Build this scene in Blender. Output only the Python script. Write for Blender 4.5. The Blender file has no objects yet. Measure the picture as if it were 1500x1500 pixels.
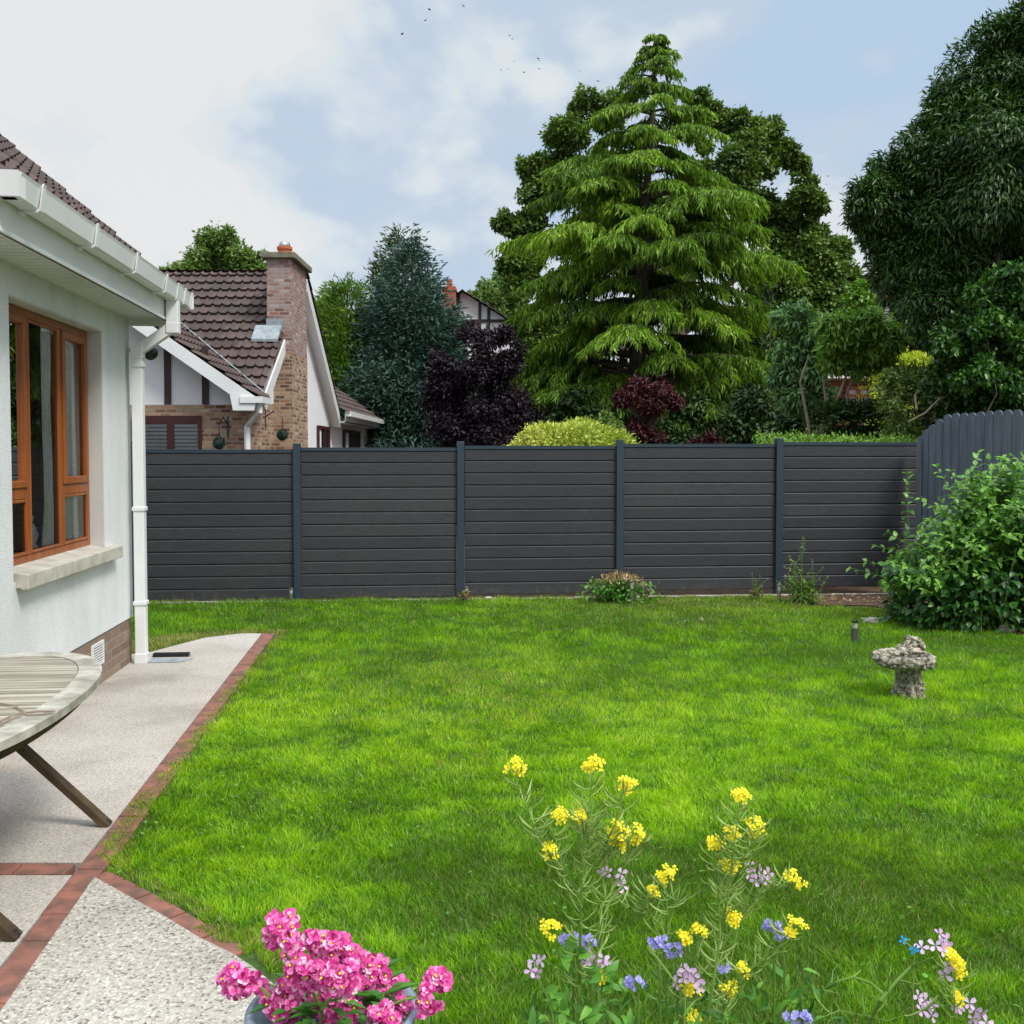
import bpy, bmesh, math, random
import numpy as np
from mathutils import Vector, Matrix, noise as mn
random.seed(7); RNG=np.random.default_rng(11)
C=bpy.context.scene; COL=C.collection
R=math.radians
# ------------------------------------------------------------------ camera
cam=bpy.data.cameras.new('camera'); co=bpy.data.objects.new('camera',cam); COL.objects.link(co)
CAMH=1.75; PITCH=R(2.2); PY0=722.6
co.location=(0,0,CAMH); co.rotation_euler=(R(90)-PITCH,0,0)
cam.sensor_fit='HORIZONTAL'; cam.sensor_width=36; cam.lens=36.0; cam.shift_y=-(750-PY0)/1500.0
cam.clip_start=0.05; cam.clip_end=3000
C.camera=co
# ------------------------------------------------------------------ world
w=bpy.data.worlds.new("World"); C.world=w; w.use_nodes=True
def sky():
    nt=w.node_tree; nt.nodes.clear(); N=nt.nodes.new; L=nt.links.new
    out=N('ShaderNodeOutputWorld'); bg=N('ShaderNodeBackground'); L(bg.outputs[0],out.inputs[0]); bg.inputs[1].default_value=0.1
    st=N('ShaderNodeTexSky'); st.sky_type='NISHITA'; st.sun_disc=False; st.sun_elevation=SUN_EL; st.sun_rotation=SUN_ROT; st.air_density=1.0; st.dust_density=2.0
    tc=N('ShaderNodeTexCoord'); nz=N('ShaderNodeTexNoise'); nz.inputs['Scale'].default_value=3.2; nz.inputs['Detail'].default_value=5; nz.inputs['Roughness'].default_value=.5; nz.inputs['Distortion'].default_value=.5
    mp=N('ShaderNodeMapping'); mp.inputs['Location'].default_value=(.35,.2,1.1); mp.inputs['Scale'].default_value=(1,1,1.5)
    L(tc.outputs['Generated'],mp.inputs[0]); L(mp.outputs[0],nz.inputs['Vector'])
    wn=N('ShaderNodeTexNoise'); wn.inputs['Scale'].default_value=4.5; wn.inputs['Detail'].default_value=5; L(tc.outputs['Generated'],wn.inputs['Vector'])
    w1=N('ShaderNodeVectorMath'); w1.operation='SUBTRACT'; L(wn.outputs['Color'],w1.inputs[0]); w1.inputs[1].default_value=(.5,.5,.5)
    w2=N('ShaderNodeVectorMath'); w2.operation='MULTIPLY_ADD'; L(w1.outputs[0],w2.inputs[0]); w2.inputs[1].default_value=(.42,.42,.42); L(tc.outputs['Generated'],w2.inputs[2]); WV=w2.outputs[0]
    def blob(px,py,r0,r1,amp):
        x=(px-750)/1500;u=(PY0-py)/1500
        d=Vector((x,math.cos(PITCH)+u*math.sin(PITCH),u*math.cos(PITCH)-math.sin(PITCH))).normalized()
        dt=N('ShaderNodeVectorMath'); dt.operation='DISTANCE'; L(WV,dt.inputs[0]); dt.inputs[1].default_value=d
        mr=N('ShaderNodeMapRange'); mr.interpolation_type='SMOOTHSTEP'; L(dt.outputs['Value'],mr.inputs[0]); mr.inputs[1].default_value=r0; mr.inputs[2].default_value=r1; mr.inputs[3].default_value=amp; mr.inputs[4].default_value=0
        return mr.outputs[0]
    def add(a,b):
        m=N('ShaderNodeMath'); m.operation='ADD'
        for i,v in enumerate((a,b)):
            if isinstance(v,(int,float)): m.inputs[i].default_value=v
            else: L(v,m.inputs[i])
        return m.outputs[0]
    m=N('ShaderNodeMath'); m.operation='MULTIPLY_ADD'; L(nz.outputs[0],m.inputs[0]); m.inputs[1].default_value=2.3; m.inputs[2].default_value=-.66
    n2=N('ShaderNodeTexNoise'); n2.inputs['Scale'].default_value=9; n2.inputs['Detail'].default_value=6; n2.inputs['Roughness'].default_value=.55; n2.inputs['Distortion'].default_value=.3; L(mp.outputs[0],n2.inputs['Vector'])
    m2=N('ShaderNodeMath'); m2.operation='MULTIPLY_ADD'; L(n2.outputs[0],m2.inputs[0]); m2.inputs[1].default_value=.9; m2.inputs[2].default_value=-.45
    acc=add(m.outputs[0],m2.outputs[0])
    for b in [(120,180,.10,.40,.55),(640,20,.03,.20,.45),(620,230,.06,.28,-.52),(470,130,.0,.14,-.25),(850,150,.0,.10,-.30),(330,330,.0,.10,-.15),(1120,60,.03,.20,-.22),(1420,80,.05,.25,-.20),(1238,115,.0,.06,.7),(735,350,.0,.10,.5),(1220,330,.02,.12,.35),(960,60,.0,.12,.35)]:
        acc=add(acc,blob(*b))
    ramp=N('ShaderNodeValToRGB'); L(acc,ramp.inputs[0]); e=ramp.color_ramp.elements
    e[0].position=.0; e[0].color=(4.9,6.4,8.2,1)
    e[1].position=.78; e[1].color=(8.45,8.45,8.45,1)
    k=ramp.color_ramp.elements.new(.35); k.color=(5.7,6.7,8.0,1); k=ramp.color_ramp.elements.new(.55); k.color=(7.2,8.0,8.5,1)
    mx=N('ShaderNodeMixRGB'); mx.inputs[0].default_value=.93; L(st.outputs[0],mx.inputs[1]); L(ramp.outputs[0],mx.inputs[2])
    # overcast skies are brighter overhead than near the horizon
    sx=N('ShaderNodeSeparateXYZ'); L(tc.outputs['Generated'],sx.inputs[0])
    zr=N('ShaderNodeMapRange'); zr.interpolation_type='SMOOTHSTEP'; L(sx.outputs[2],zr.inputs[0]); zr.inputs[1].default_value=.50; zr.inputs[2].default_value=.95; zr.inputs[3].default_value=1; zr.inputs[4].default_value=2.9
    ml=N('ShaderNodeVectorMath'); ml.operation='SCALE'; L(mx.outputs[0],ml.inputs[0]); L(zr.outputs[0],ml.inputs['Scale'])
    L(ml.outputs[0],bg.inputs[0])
SUN_EL=R(52); SUN_AZ=Vector((.62,-.55,0)).normalized()
SUN_ROT=math.atan2(SUN_AZ.x,SUN_AZ.y)
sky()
sl=bpy.data.lights.new('sun','SUN'); sl.energy=3.2; sl.angle=R(16); sl.color=(1,.96,.90)
so=bpy.data.objects.new('sun',sl); COL.objects.link(so)
sd=Vector((SUN_AZ.x*math.cos(SUN_EL),SUN_AZ.y*math.cos(SUN_EL),math.sin(SUN_EL)))
so.rotation_euler=sd.to_track_quat('Z','Y').to_euler(); so.location=(8,-8,14)
C.view_settings.view_transform='Standard'; C.view_settings.look='None'; C.view_settings.exposure=0.0; C.view_settings.gamma=1
C.render.engine='CYCLES'
C.cycles.max_bounces=7; C.cycles.transparent_max_bounces=8; C.cycles.diffuse_bounces=3; C.cycles.glossy_bounces=3; C.cycles.transmission_bounces=4
# ------------------------------------------------------------------ photo geometry helpers
def ray(px,py):
    x=(px-750)/1500;u=(PY0-py)/1500
    return x, math.cos(PITCH)+u*math.sin(PITCH), u*math.cos(PITCH)-math.sin(PITCH)
def P(px,py,Y):
    x,y,q=ray(px,py);t=Y/y;return Vector((x*t,Y,CAMH+q*t))
def G(px,py,z=0.0):
    x,y,q=ray(px,py);t=(z-CAMH)/q;return Vector((x*t,y*t,z))
# ------------------------------------------------------------------ object helpers
def thing(name,label,cat,loc=(0,0,0),rotz=0,group=None,kind=None):
    o=bpy.data.objects.new(name,None); COL.objects.link(o); o.location=loc; o.rotation_euler=(0,0,rotz); o.empty_display_size=.1
    return tag(o,label,cat,group,kind)
def tag(o,label=None,cat=None,group=None,kind=None):
    if label:o['label']=label
    if cat:o['category']=cat
    if group:o['group']=group
    if kind:o['kind']=kind
    return o
def wloc(o):
    v=Vector((0,0,0))
    while o: v+=Vector(o.location); o=o.parent
    return v
class MB:
    def __init__(s): s.v=[];s.f=[];s.m=[];s.a=[]
    def add(s,vs,fs,mi=0,var=0.5):
        b=len(s.v); s.v+= [tuple(x) for x in vs]; s.f+=[tuple(i+b for i in f) for f in fs]; s.m+=[mi]*len(fs); s.a+=[var]*len(vs)
    def box(s,x0,x1,y0,y1,z0,z1,mi=0,var=.5):
        vs=[(x,y,z) for z in (z0,z1) for y in (y0,y1) for x in (x0,x1)]
        s.add(vs,[(0,2,3,1),(4,5,7,6),(0,1,5,4),(2,6,7,3),(0,4,6,2),(1,3,7,5)],mi,var)
    def beam(s,a,b,w_,h,up=(0,0,1),mi=0,var=.5):
        a=Vector(a);b=Vector(b);d=(b-a).normalized();sd_=d.cross(Vector(up)).normalized();u=sd_.cross(d)
        vs=[]
        for p in (a,b):
            for i,j in ((-1,-1),(1,-1),(1,1),(-1,1)): vs.append(p+sd_*i*w_/2+u*j*h/2)
        s.add(vs,[(0,3,2,1),(4,5,6,7),(0,1,5,4),(1,2,6,5),(2,3,7,6),(3,0,4,7)],mi,var)
    def tube(s,path,rad,n=8,mi=0,var=.5,cap=True):
        path=[Vector(p) for p in path]; k=len(path)
        if not hasattr(rad,'__len__'): rad=[rad]*k
        ref=Vector((0,0,1)) if abs((path[-1]-path[0]).normalized().z)<.9 else Vector((1,0,0))
        vs=[]
        for i,p in enumerate(path):
            d=(path[min(i+1,k-1)]-path[max(i-1,0)]).normalized(); a=d.cross(ref).normalized(); b=d.cross(a)
            for j in range(n):
                t=2*math.pi*j/n; vs.append(p+(a*math.cos(t)+b*math.sin(t))*rad[i])
        fs=[(i*n+j,i*n+(j+1)%n,(i+1)*n+(j+1)%n,(i+1)*n+j) for i in range(k-1) for j in range(n)]
        if cap: fs+= [tuple(range(n-1,-1,-1)),tuple((k-1)*n+j for j in range(n))]
        s.add(vs,fs,mi,var)
    def lathe(s,prof,n=24,c=(0,0,0),mi=0,disp=None,var=.5):
        vs=[]
        for r,z in prof:
            for j in range(n):
                t=2*math.pi*j/n; p=Vector((r*math.cos(t)+c[0],r*math.sin(t)+c[1],z+c[2]))
                if disp: p=disp(p,t)
                vs.append(p)
        k=len(prof); fs=[(i*n+j,i*n+(j+1)%n,(i+1)*n+(j+1)%n,(i+1)*n+j) for i in range(k-1) for j in range(n)]
        fs+= [tuple(range(n-1,-1,-1)),tuple((k-1)*n+j for j in range(n))]
        s.add(vs,fs,mi,var)
    def prism(s,poly,z0,z1,mi=0,var=.5):
        n=len(poly); vs=[(p[0],p[1],z0) for p in poly]+[(p[0],p[1],z1) for p in poly]
        ar=sum(poly[i][0]*poly[(i+1)%n][1]-poly[(i+1)%n][0]*poly[i][1] for i in range(n))
        fs=[(i,(i+1)%n,n+(i+1)%n,n+i) for i in range(n)]+[tuple(range(n-1,-1,-1)),tuple(range(n,2*n))]
        if ar<0: fs=[f[::-1] for f in fs]
        s.add(vs,fs,mi,var)
    def extr(s,poly3,off,mi=0,var=.5):
        n=len(poly3); off=Vector(off); a=[Vector(p) for p in poly3]; vs=a+[p+off for p in a]
        s.add(vs,[(i,(i+1)%n,n+(i+1)%n,n+i) for i in range(n)]+[tuple(range(n-1,-1,-1)),tuple(range(n,2*n))],mi,var)
    def build(s,name,mats,parent=None,local=False,smooth=False,bevel=0):
        me=bpy.data.meshes.new(name); off=Vector((0,0,0))
        if parent is not None and not local: off=wloc(parent)
        me.from_pydata([(x-off.x,y-off.y,z-off.z) for x,y,z in s.v],[],s.f)
        if not isinstance(mats,(list,tuple)): mats=[mats]
        for m in mats: me.materials.append(m)
        me.polygons.foreach_set('material_index',s.m)
        bm=bmesh.new(); bm.from_mesh(me); bmesh.ops.recalc_face_normals(bm,faces=bm.faces)
        uv=bm.loops.layers.uv.new('uv')
        for f in bm.faces:
            n=f.normal; f.smooth=smooth
            for l in f.loops:
                c=l.vert.co
                if abs(n.z)>.8: l[uv].uv=(c.x,c.y)
                elif abs(n.x)>abs(n.y): l[uv].uv=(c.y,c.z)
                else: l[uv].uv=(c.x,c.z)
        bm.to_mesh(me); bm.free()
        if len(me.vertices)==len(s.a):
            at=me.attributes.new('var','FLOAT','POINT'); at.data.foreach_set('value',s.a)
        o=bpy.data.objects.new(name,me); COL.objects.link(o)
        if parent is not None: o.parent=parent
        if bevel:
            b=o.modifiers.new('bevel','BEVEL'); b.width=bevel; b.segments=2; b.limit_method='ANGLE'
        return o
def npmesh(name,V,F,mat,parent=None,var=None,smooth=False):
    me=bpy.data.meshes.new(name); V=np.asarray(V,dtype=np.float32)
    if parent is not None: V=V-np.array(wloc(parent),dtype=np.float32)
    F=np.asarray(F,dtype=np.int32); nf,k=F.shape
    me.vertices.add(len(V)); me.vertices.foreach_set('co',V.ravel())
    me.loops.add(nf*k); me.loops.foreach_set('vertex_index',F.ravel())
    me.polygons.add(nf); me.polygons.foreach_set('loop_start',np.arange(0,nf*k,k,dtype=np.int32))
    me.update(calc_edges=True)
    if var is not None:
        at=me.attributes.new('var','FLOAT','POINT'); at.data.foreach_set('value',np.asarray(var,dtype=np.float32))
    me.materials.append(mat)
    if smooth: me.polygons.foreach_set('use_smooth',[True]*nf)
    o=bpy.data.objects.new(name,me); COL.objects.link(o)
    if parent is not None:o.parent=parent
    return o
def nrm(a): return a/np.maximum(np.linalg.norm(a,axis=1,keepdims=True),1e-9)
def rnd(n,s=1.0): return RNG.normal(0,s,(n,3))
def leafgeo(B,D,N,L,W,fold=.15,droop=.0,mid=.45):
    D=nrm(D); S=nrm(np.cross(D,N)); N=np.cross(S,D); L=L[:,None]; W=W[:,None]
    m=B+D*L*mid; l=m+S*W*.5+N*W*fold; r=m-S*W*.5+N*W*fold; t=B+D*L-N*L*droop
    V=np.stack([B,l,t,r],1).reshape(-1,3); i=np.arange(len(B))*4
    F=np.concatenate([np.stack([i,i+2,i+1],1),np.stack([i,i+3,i+2],1)])
    return V,F
def ovgeo(B,D,N,L,W,fold=.12,droop=.2):
    D=nrm(D); S=nrm(np.cross(D,N)); N=np.cross(S,D); L=L[:,None]; W=W[:,None]
    m1=B+D*L*.30; m2=B+D*L*.68-N*L*droop*.35
    V=np.stack([B,m1+S*W*.5+N*W*fold,m2+S*W*.36+N*W*fold,B+D*L*.98-N*L*droop,m2-S*W*.36+N*W*fold,m1-S*W*.5+N*W*fold,m1,m2],1).reshape(-1,3); i=np.arange(len(B))*8
    f=lambda a,b,c:np.stack([i+a,i+b,i+c],1)
    return V,np.concatenate([f(0,6,1),f(6,2,1),f(6,7,2),f(7,3,2),f(0,5,6),f(6,5,4),f(6,4,7),f(7,4,3)])
def ovleaves(name,B,D,N,L,W,var,mat,parent=None,**k):
    V,F=ovgeo(B,D,N,L,W,**k); return npmesh(name,V,F,mat,parent,np.repeat(var,8))
def leaves(name,B,D,N,L,W,var,mat,parent=None,**k):
    V,F=leafgeo(B,D,N,L,W,**k); return npmesh(name,V,F,mat,parent,np.repeat(var,4))
# ------------------------------------------------------------------ materials
def newmat(name):
    m=bpy.data.materials.new(name); m.use_nodes=True; nt=m.node_tree; b=nt.nodes['Principled BSDF']; return m,nt,b
def ramp(nt,src,stops):
    r=nt.nodes.new('ShaderNodeValToRGB'); nt.links.new(src,r.inputs[0]); el=r.color_ramp.elements
    while len(el)<len(stops): el.new(.5)
    for e,(p,c) in zip(el,stops): e.position=p; e.color=(*c,1)
    return r.outputs[0]
def noise(nt,scale,det=4,coord='Object',sc=None,rough=.55):
    tc=nt.nodes.new('ShaderNodeTexCoord'); n=nt.nodes.new('ShaderNodeTexNoise'); n.inputs['Scale'].default_value=scale; n.inputs['Detail'].default_value=det; n.inputs['Roughness'].default_value=rough
    if sc:
        mp=nt.nodes.new('ShaderNodeMapping'); mp.inputs['Scale'].default_value=sc; nt.links.new(tc.outputs[coord],mp.inputs[0]); nt.links.new(mp.outputs[0],n.inputs['Vector'])
    else: nt.links.new(tc.outputs[coord],n.inputs['Vector'])
    return n.outputs[0]
def bump(nt,b,src,st,dist=.01):
    n=nt.nodes.new('ShaderNodeBump'); n.inputs['Strength'].default_value=st; n.inputs['Distance'].default_value=dist
    nt.links.new(src,n.inputs['Height']); nt.links.new(n.outputs[0],b.inputs['Normal'])
def mix(nt,fac,a,b_,mode='MIX'):
    m=nt.nodes.new('ShaderNodeMixRGB'); m.blend_type=mode
    for i,v in enumerate((fac,a,b_)):
        if isinstance(v,(int,float)): m.inputs[i].default_value=v
        elif isinstance(v,tuple): m.inputs[i].default_value=(*v,1)
        else: nt.links.new(v,m.inputs[i])
    return m.outputs[0]
def simple(name,c1,c2=None,scale=8,rough=.6,bs=.2,bd=.004,sc=None,det=4,metal=0,lo=.35,hi=.65):
    m,nt,b=newmat(name); c2=c2 or tuple(x*.8 for x in c1)
    nz=noise(nt,scale,det,sc=sc); nt.links.new(ramp(nt,nz,[(lo,c2),(hi,c1)]),b.inputs['Base Color'])
    b.inputs['Roughness'].default_value=rough; b.inputs['Metallic'].default_value=metal
    if bs: bump(nt,b,nz,bs,bd)
    return m
def foliage(name,stops,transl=.3,rough=.5,tcol=None,spec=.35,nz=None):
    m,nt,b=newmat(name); at=nt.nodes.new('ShaderNodeAttribute'); at.attribute_name='var'
    n=len(stops); c=ramp(nt,at.outputs['Fac'],[(i/(n-1),s) for i,s in enumerate(stops)])
    b.inputs['Roughness'].default_value=rough; b.inputs['Specular IOR Level'].default_value=spec
    nt.links.new(c,b.inputs['Base Color'])
    tr=nt.nodes.new('ShaderNodeBsdfTranslucent'); ms=nt.nodes.new('ShaderNodeMixShader'); ms.inputs[0].default_value=transl
    tc=mix(nt,1.0,c,tcol or (1.0,1.05,.5),'MULTIPLY'); nt.links.new(tc,tr.inputs[0])
    nt.links.new(b.outputs[0],ms.inputs[1]); nt.links.new(tr.outputs[0],ms.inputs[2]); nt.links.new(ms.outputs[0],nt.nodes['Material Output'].inputs[0])
    return m
def brickmat(name,cols,mortar,bw=.225,bh=.075,ms=.01,rough=.85):
    m,nt,b=newmat(name); tc=nt.nodes.new('ShaderNodeTexCoord'); br=nt.nodes.new('ShaderNodeTexBrick')
    nt.links.new(tc.outputs['UV'],br.inputs['Vector']); br.inputs['Scale'].default_value=1; br.inputs['Brick Width'].default_value=bw; br.inputs['Row Height'].default_value=bh; br.inputs['Mortar Size'].default_value=ms; br.inputs['Mortar Smooth'].default_value=.2; br.inputs['Bias'].default_value=0
    br.inputs['Color1'].default_value=(0,0,0,1); br.inputs['Color2'].default_value=(1,1,1,1); br.inputs['Mortar'].default_value=(.5,.5,.5,1)
    n=len(cols); c=ramp(nt,br.outputs['Color'],[(i/(n-1),x) for i,x in enumerate(cols)])
    nz=noise(nt,9,5); c=mix(nt,.35,c,ramp(nt,nz,[(.3,(.45,.4,.38)),(.7,(1,1,1))]),'MULTIPLY')
    c=mix(nt,br.outputs['Fac'],c,mortar); nt.links.new(c,b.inputs['Base Color']); b.inputs['Roughness'].default_value=rough
    inv=nt.nodes.new('ShaderNodeMath'); inv.operation='SUBTRACT'; inv.inputs[0].default_value=1; nt.links.new(br.outputs['Fac'],inv.inputs[1]); bump(nt,b,inv.outputs[0],.6,.008)
    return m
def glassmat():
    m,nt,b=newmat('window_glass'); g=nt.nodes.new('ShaderNodeBsdfGlossy'); g.inputs['Roughness'].default_value=.01; t=nt.nodes.new('ShaderNodeBsdfTransparent'); t.inputs[0].default_value=(.94,.96,.95,1)
    f=nt.nodes.new('ShaderNodeFresnel'); f.inputs[0].default_value=1.6; ms=nt.nodes.new('ShaderNodeMixShader'); nt.links.new(f.outputs[0],ms.inputs[0]); nt.links.new(t.outputs[0],ms.inputs[1]); nt.links.new(g.outputs[0],ms.inputs[2]); nt.links.new(ms.outputs[0],nt.nodes['Material Output'].inputs[0]); return m
def rendermat(name,c,scale=120,bs=.9,dirt=(.66,.66,.60)):
    m,nt,b=newmat(name); tc=nt.nodes.new('ShaderNodeTexCoord'); v=nt.nodes.new('ShaderNodeTexNoise'); v.inputs['Scale'].default_value=scale; v.inputs['Detail'].default_value=3
    nt.links.new(tc.outputs['Object'],v.inputs['Vector'])
    nz=noise(nt,1.6,6,sc=(1,1,.35)); col=ramp(nt,nz,[(.38,tuple(a*b_ for a,b_ in zip(c,(.80,.82,.80)))),(.60,c)])
    sp=noise(nt,55,2); col=mix(nt,ramp(nt,sp,[(.70,(0,0,0)),(.76,(.55,.55,.55))]),col,(.38,.38,.35))
    # colour made darker in the pits of the dash
    col=mix(nt,ramp(nt,v.outputs[0],[(.34,(.75,.75,.75)),(.47,(0,0,0))]),col,(.45,.46,.46))
    nt.links.new(col,b.inputs['Base Color']); b.inputs['Roughness'].default_value=.9; bump(nt,b,v.outputs[0],bs,.006); return m
def speckled(name,base,dark,light,scale,bs=.5,big=1.2):
    m,nt,b=newmat(name); tc=nt.nodes.new('ShaderNodeTexCoord'); v=nt.nodes.new('ShaderNodeTexVoronoi'); v.inputs['Scale'].default_value=scale; nt.links.new(tc.outputs['Object'],v.inputs['Vector'])
    g=nt.nodes.new('ShaderNodeSeparateColor'); nt.links.new(v.outputs['Color'],g.inputs[0])
    col=ramp(nt,g.outputs[0],[(0,dark),(.22,base),(.7,base),(1,light)])
    nz=noise(nt,big,6); col=mix(nt,.75,col,ramp(nt,nz,[(.32,(.55,.52,.48)),(.48,(.84,.82,.79)),(.66,(1.04,1.03,1.02))]),'MULTIPLY')
    n2=noise(nt,scale*.45,4,rough=.7); col=mix(nt,.6,col,ramp(nt,n2,[(.36,(.52,.50,.48)),(.55,(1,1,1))]),'MULTIPLY')
    nt.links.new(col,b.inputs['Base Color']); b.inputs['Roughness'].default_value=.92
    bump(nt,b,v.outputs['Distance'],bs,.006); return m
M={}
M['render']=rendermat('white_pebbledash',(.80,.80,.82))
M['reveal']=rendermat('reveal_render',(.62,.60,.57),120,.9)
M['upvc']=simple('white_plastic',(.80,.81,.80),(.74,.75,.74),3,.3,0)
M['soffit']=simple('soffit_plastic',(.66,.68,.64),(.60,.62,.58),2,.45,0)
M['oakframe']=simple('golden_oak_frame',(.34,.098,.018),(.24,.062,.010),20,.38,.1,.001,(1,1,.08))
M['sill']=simple('concrete_sill',(.56,.53,.46),(.38,.35,.29),7,.9,.4)
M['plinth']=brickmat('plinth_brick',[(.20,.13,.09),(.27,.18,.13),(.33,.24,.17)],(.25,.21,.17),.225,.075)
M['glass']=glassmat()
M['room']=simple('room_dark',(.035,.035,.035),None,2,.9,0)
M['curtain']=simple('curtain_fabric',(.85,.83,.80),(.70,.69,.68),30,.85,.2)
M['black']=simple('black_plastic',(.012,.012,.014),None,5,.35,0)
M['steel']=simple('brushed_steel',(.45,.45,.43),(.35,.35,.33),20,.35,0,metal=.9)
M['clear']=simple('clear_lens',(.5,.5,.45),None,5,.15,0)
M['conc']=speckled('patio_concrete',(.50,.455,.40),(.33,.30,.27),(.60,.56,.51),150,.35)
M['pebble']=speckled('pebbled_slab',(.47,.435,.37),(.17,.15,.125),(.66,.62,.55),105,.7)
M['kerbbrick']=simple('brick_paver',(.29,.115,.08),(.13,.07,.05),11,.95,.7,.008,None,9)
M['soil']=simple('garden_soil',(.12,.065,.04),(.05,.03,.02),14,1,.8,.03)
M['under']=simple('lawn_soil',(.055,.115,.012),(.03,.055,.01),30,1,.6,.02)
M['straw']=foliage('dry_leaf',[(.10,.055,.03),(.32,.20,.09),(.5,.37,.2)],.15)
def boardmat():
    m,nt,b=newmat('composite_board'); nz=noise(nt,9,8,sc=(1,1,26),rough=.65); n2=noise(nt,1.2,3)
    c=ramp(nt,nz,[(.32,(.022,.0215,.023)),(.5,(.046,.044,.046)),(.7,(.068,.065,.066))]); c=mix(nt,.6,c,ramp(nt,n2,[(.3,(.70,.78,.88)),(.7,(1.05,1.05,1.05))]),'MULTIPLY')
    at=nt.nodes.new('ShaderNodeAttribute'); at.attribute_name='var'; c=mix(nt,1.0,c,ramp(nt,at.outputs['Fac'],[(0,(.78,.80,.86)),(1,(1.05,1.05,1.08))]),'MULTIPLY')
    tc=nt.nodes.new('ShaderNodeTexCoord'); sx=nt.nodes.new('ShaderNodeSeparateXYZ'); nt.links.new(tc.outputs['Object'],sx.inputs[0]); n3=noise(nt,14,6,rough=.7)
    mm=nt.nodes.new('ShaderNodeMath'); mm.operation='MULTIPLY_ADD'; nt.links.new(sx.outputs[2],mm.inputs[0]); mm.inputs[1].default_value=-.9; nt.links.new(n3,mm.inputs[2])
    c=mix(nt,ramp(nt,mm.outputs[0],[(.42,(0,0,0)),(.62,(.55,.55,.55))]),c,(.12,.10,.075))
    nt.links.new(c,b.inputs['Base Color']); b.inputs['Roughness'].default_value=.5; bump(nt,b,nz,.35,.004); return m
M['board']=boardmat()
M['post']=simple('slate_blue_metal',(.030,.048,.068),(.026,.042,.060),2,.38,0)
M['picket']=simple('painted_picket',(.125,.145,.175),(.08,.095,.12),14,.75,.3,.003,(1,1,.12))
M['teak']=simple('weathered_teak',(.44,.39,.31),(.17,.145,.105),26,.8,.4,.002,(.06,1,1),7)
M['teakrim']=simple('weathered_teak_rim',(.50,.47,.40),(.24,.22,.17),9,.8,.3,.002,None,7)
M['teakdark']=simple('mossy_teak_leg',(.085,.055,.018),(.035,.018,.006),8,.75,.3,.003)
M['cord']=simple('grey_cord',(.30,.22,.17),None,30,.8,.2)
M['stone']=simple('mossy_stone',(.45,.40,.31),(.085,.072,.05),34,.95,.9,.012,None,9,lo=.40,hi=.58)
M['rock']=simple('pale_rock',(.6,.52,.44),(.4,.33,.27),12,.9,.5)
M['brick']=brickmat('buff_brick',[(.13,.06,.035),(.27,.13,.07),(.46,.31,.19),(.33,.16,.09),(.55,.42,.28)],(.33,.28,.22),.15,.055,.008)
M['chimbrick']=brickmat('weathered_chimney_brick',[(.20,.085,.055),(.36,.27,.24),(.30,.14,.09),(.46,.40,.38)],(.33,.27,.25),.15,.055,.008)
M['redbrick']=brickmat('red_brick',[(.30,.07,.04),(.40,.11,.06)],(.3,.2,.16))
M['whitewall']=simple('white_wall',(.80,.79,.80),(.74,.73,.75),1.5,.85,.1)
M['timber']=simple('dark_timber',(.045,.022,.022),None,8,.6,.2)
M['mahog']=simple('mahogany_frame',(.055,.014,.012),None,8,.45,.1)
M['blind']=simple('white_blind',(.88,.89,.9),None,3,.5,0)
M['lead']=simple('lead_flashing',(.32,.36,.38),(.2,.23,.25),12,.5,.3)
M['pot']=simple('orange_clay',(.55,.13,.05),None,6,.8,.2)
M['cap']=simple('chimney_cap',(.24,.22,.16),(.12,.11,.07),8,.9,.4)
def tilemat(name,c1,c2):
    m,nt,b=newmat(name); at=nt.nodes.new('ShaderNodeAttribute'); at.attribute_name='var'
    c=ramp(nt,at.outputs['Fac'],[(0,c2),(1,c1)]); nz=noise(nt,7,6); c=mix(nt,.6,c,ramp(nt,nz,[(.3,(.55,.5,.5)),(.65,(1.05,1,1))]),'MULTIPLY')
    l=noise(nt,11,2); c=mix(nt,ramp(nt,l,[(.72,(0,0,0)),(.78,(.7,.7,.7))]),c,(.3,.3,.22)); nt.links.new(c,b.inputs['Base Color']); b.inputs['Roughness'].default_value=.8; bump(nt,b,noise(nt,90,3),.3,.003); return m
M['tile']=tilemat('brown_roof_tile',(.100,.066,.055),(.052,.034,.029))
M['slate']=tilemat('grey_roof_tile',(.16,.16,.165),(.10,.10,.105))
M['bark']=simple('bark',(.13,.10,.075),(.06,.045,.035),14,.95,.8,.02,(1,1,.25))
M['palebark']=simple('pale_bark',(.36,.30,.22),(.2,.16,.11),14,.9,.6,.01,(1,1,.25))
F={}
F['grass']=foliage('grass_blades',[(.50,.42,.18),(.27,.31,.07),(.080,.20,.012),(.18,.40,.012),(.35,.60,.012),(.50,.72,.03)],.42,.45,(1.1,1.1,.35),.3)
F['cedar']=foliage('cedar_needles',[(.045,.11,.016),(.20,.37,.028),(.46,.64,.06)],.33,.55)
F['oak']=foliage('oak_leaves',[(.042,.09,.018),(.12,.21,.035),(.24,.36,.07)],.25,.5)
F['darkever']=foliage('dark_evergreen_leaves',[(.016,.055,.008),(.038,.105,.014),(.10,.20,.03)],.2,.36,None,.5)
F['lightfar']=foliage('far_tree_leaves',[(.07,.13,.025),(.15,.25,.05),(.24,.36,.08)],.3,.6)
F['blue']=foliage('blue_conifer',[(.026,.062,.042),(.062,.13,.095),(.12,.21,.165)],.18,.6,(1,1,1))
F['olivecon']=foliage('olive_conifer',[(.035,.06,.012),(.08,.12,.025),(.14,.19,.03)],.2,.6)
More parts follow.
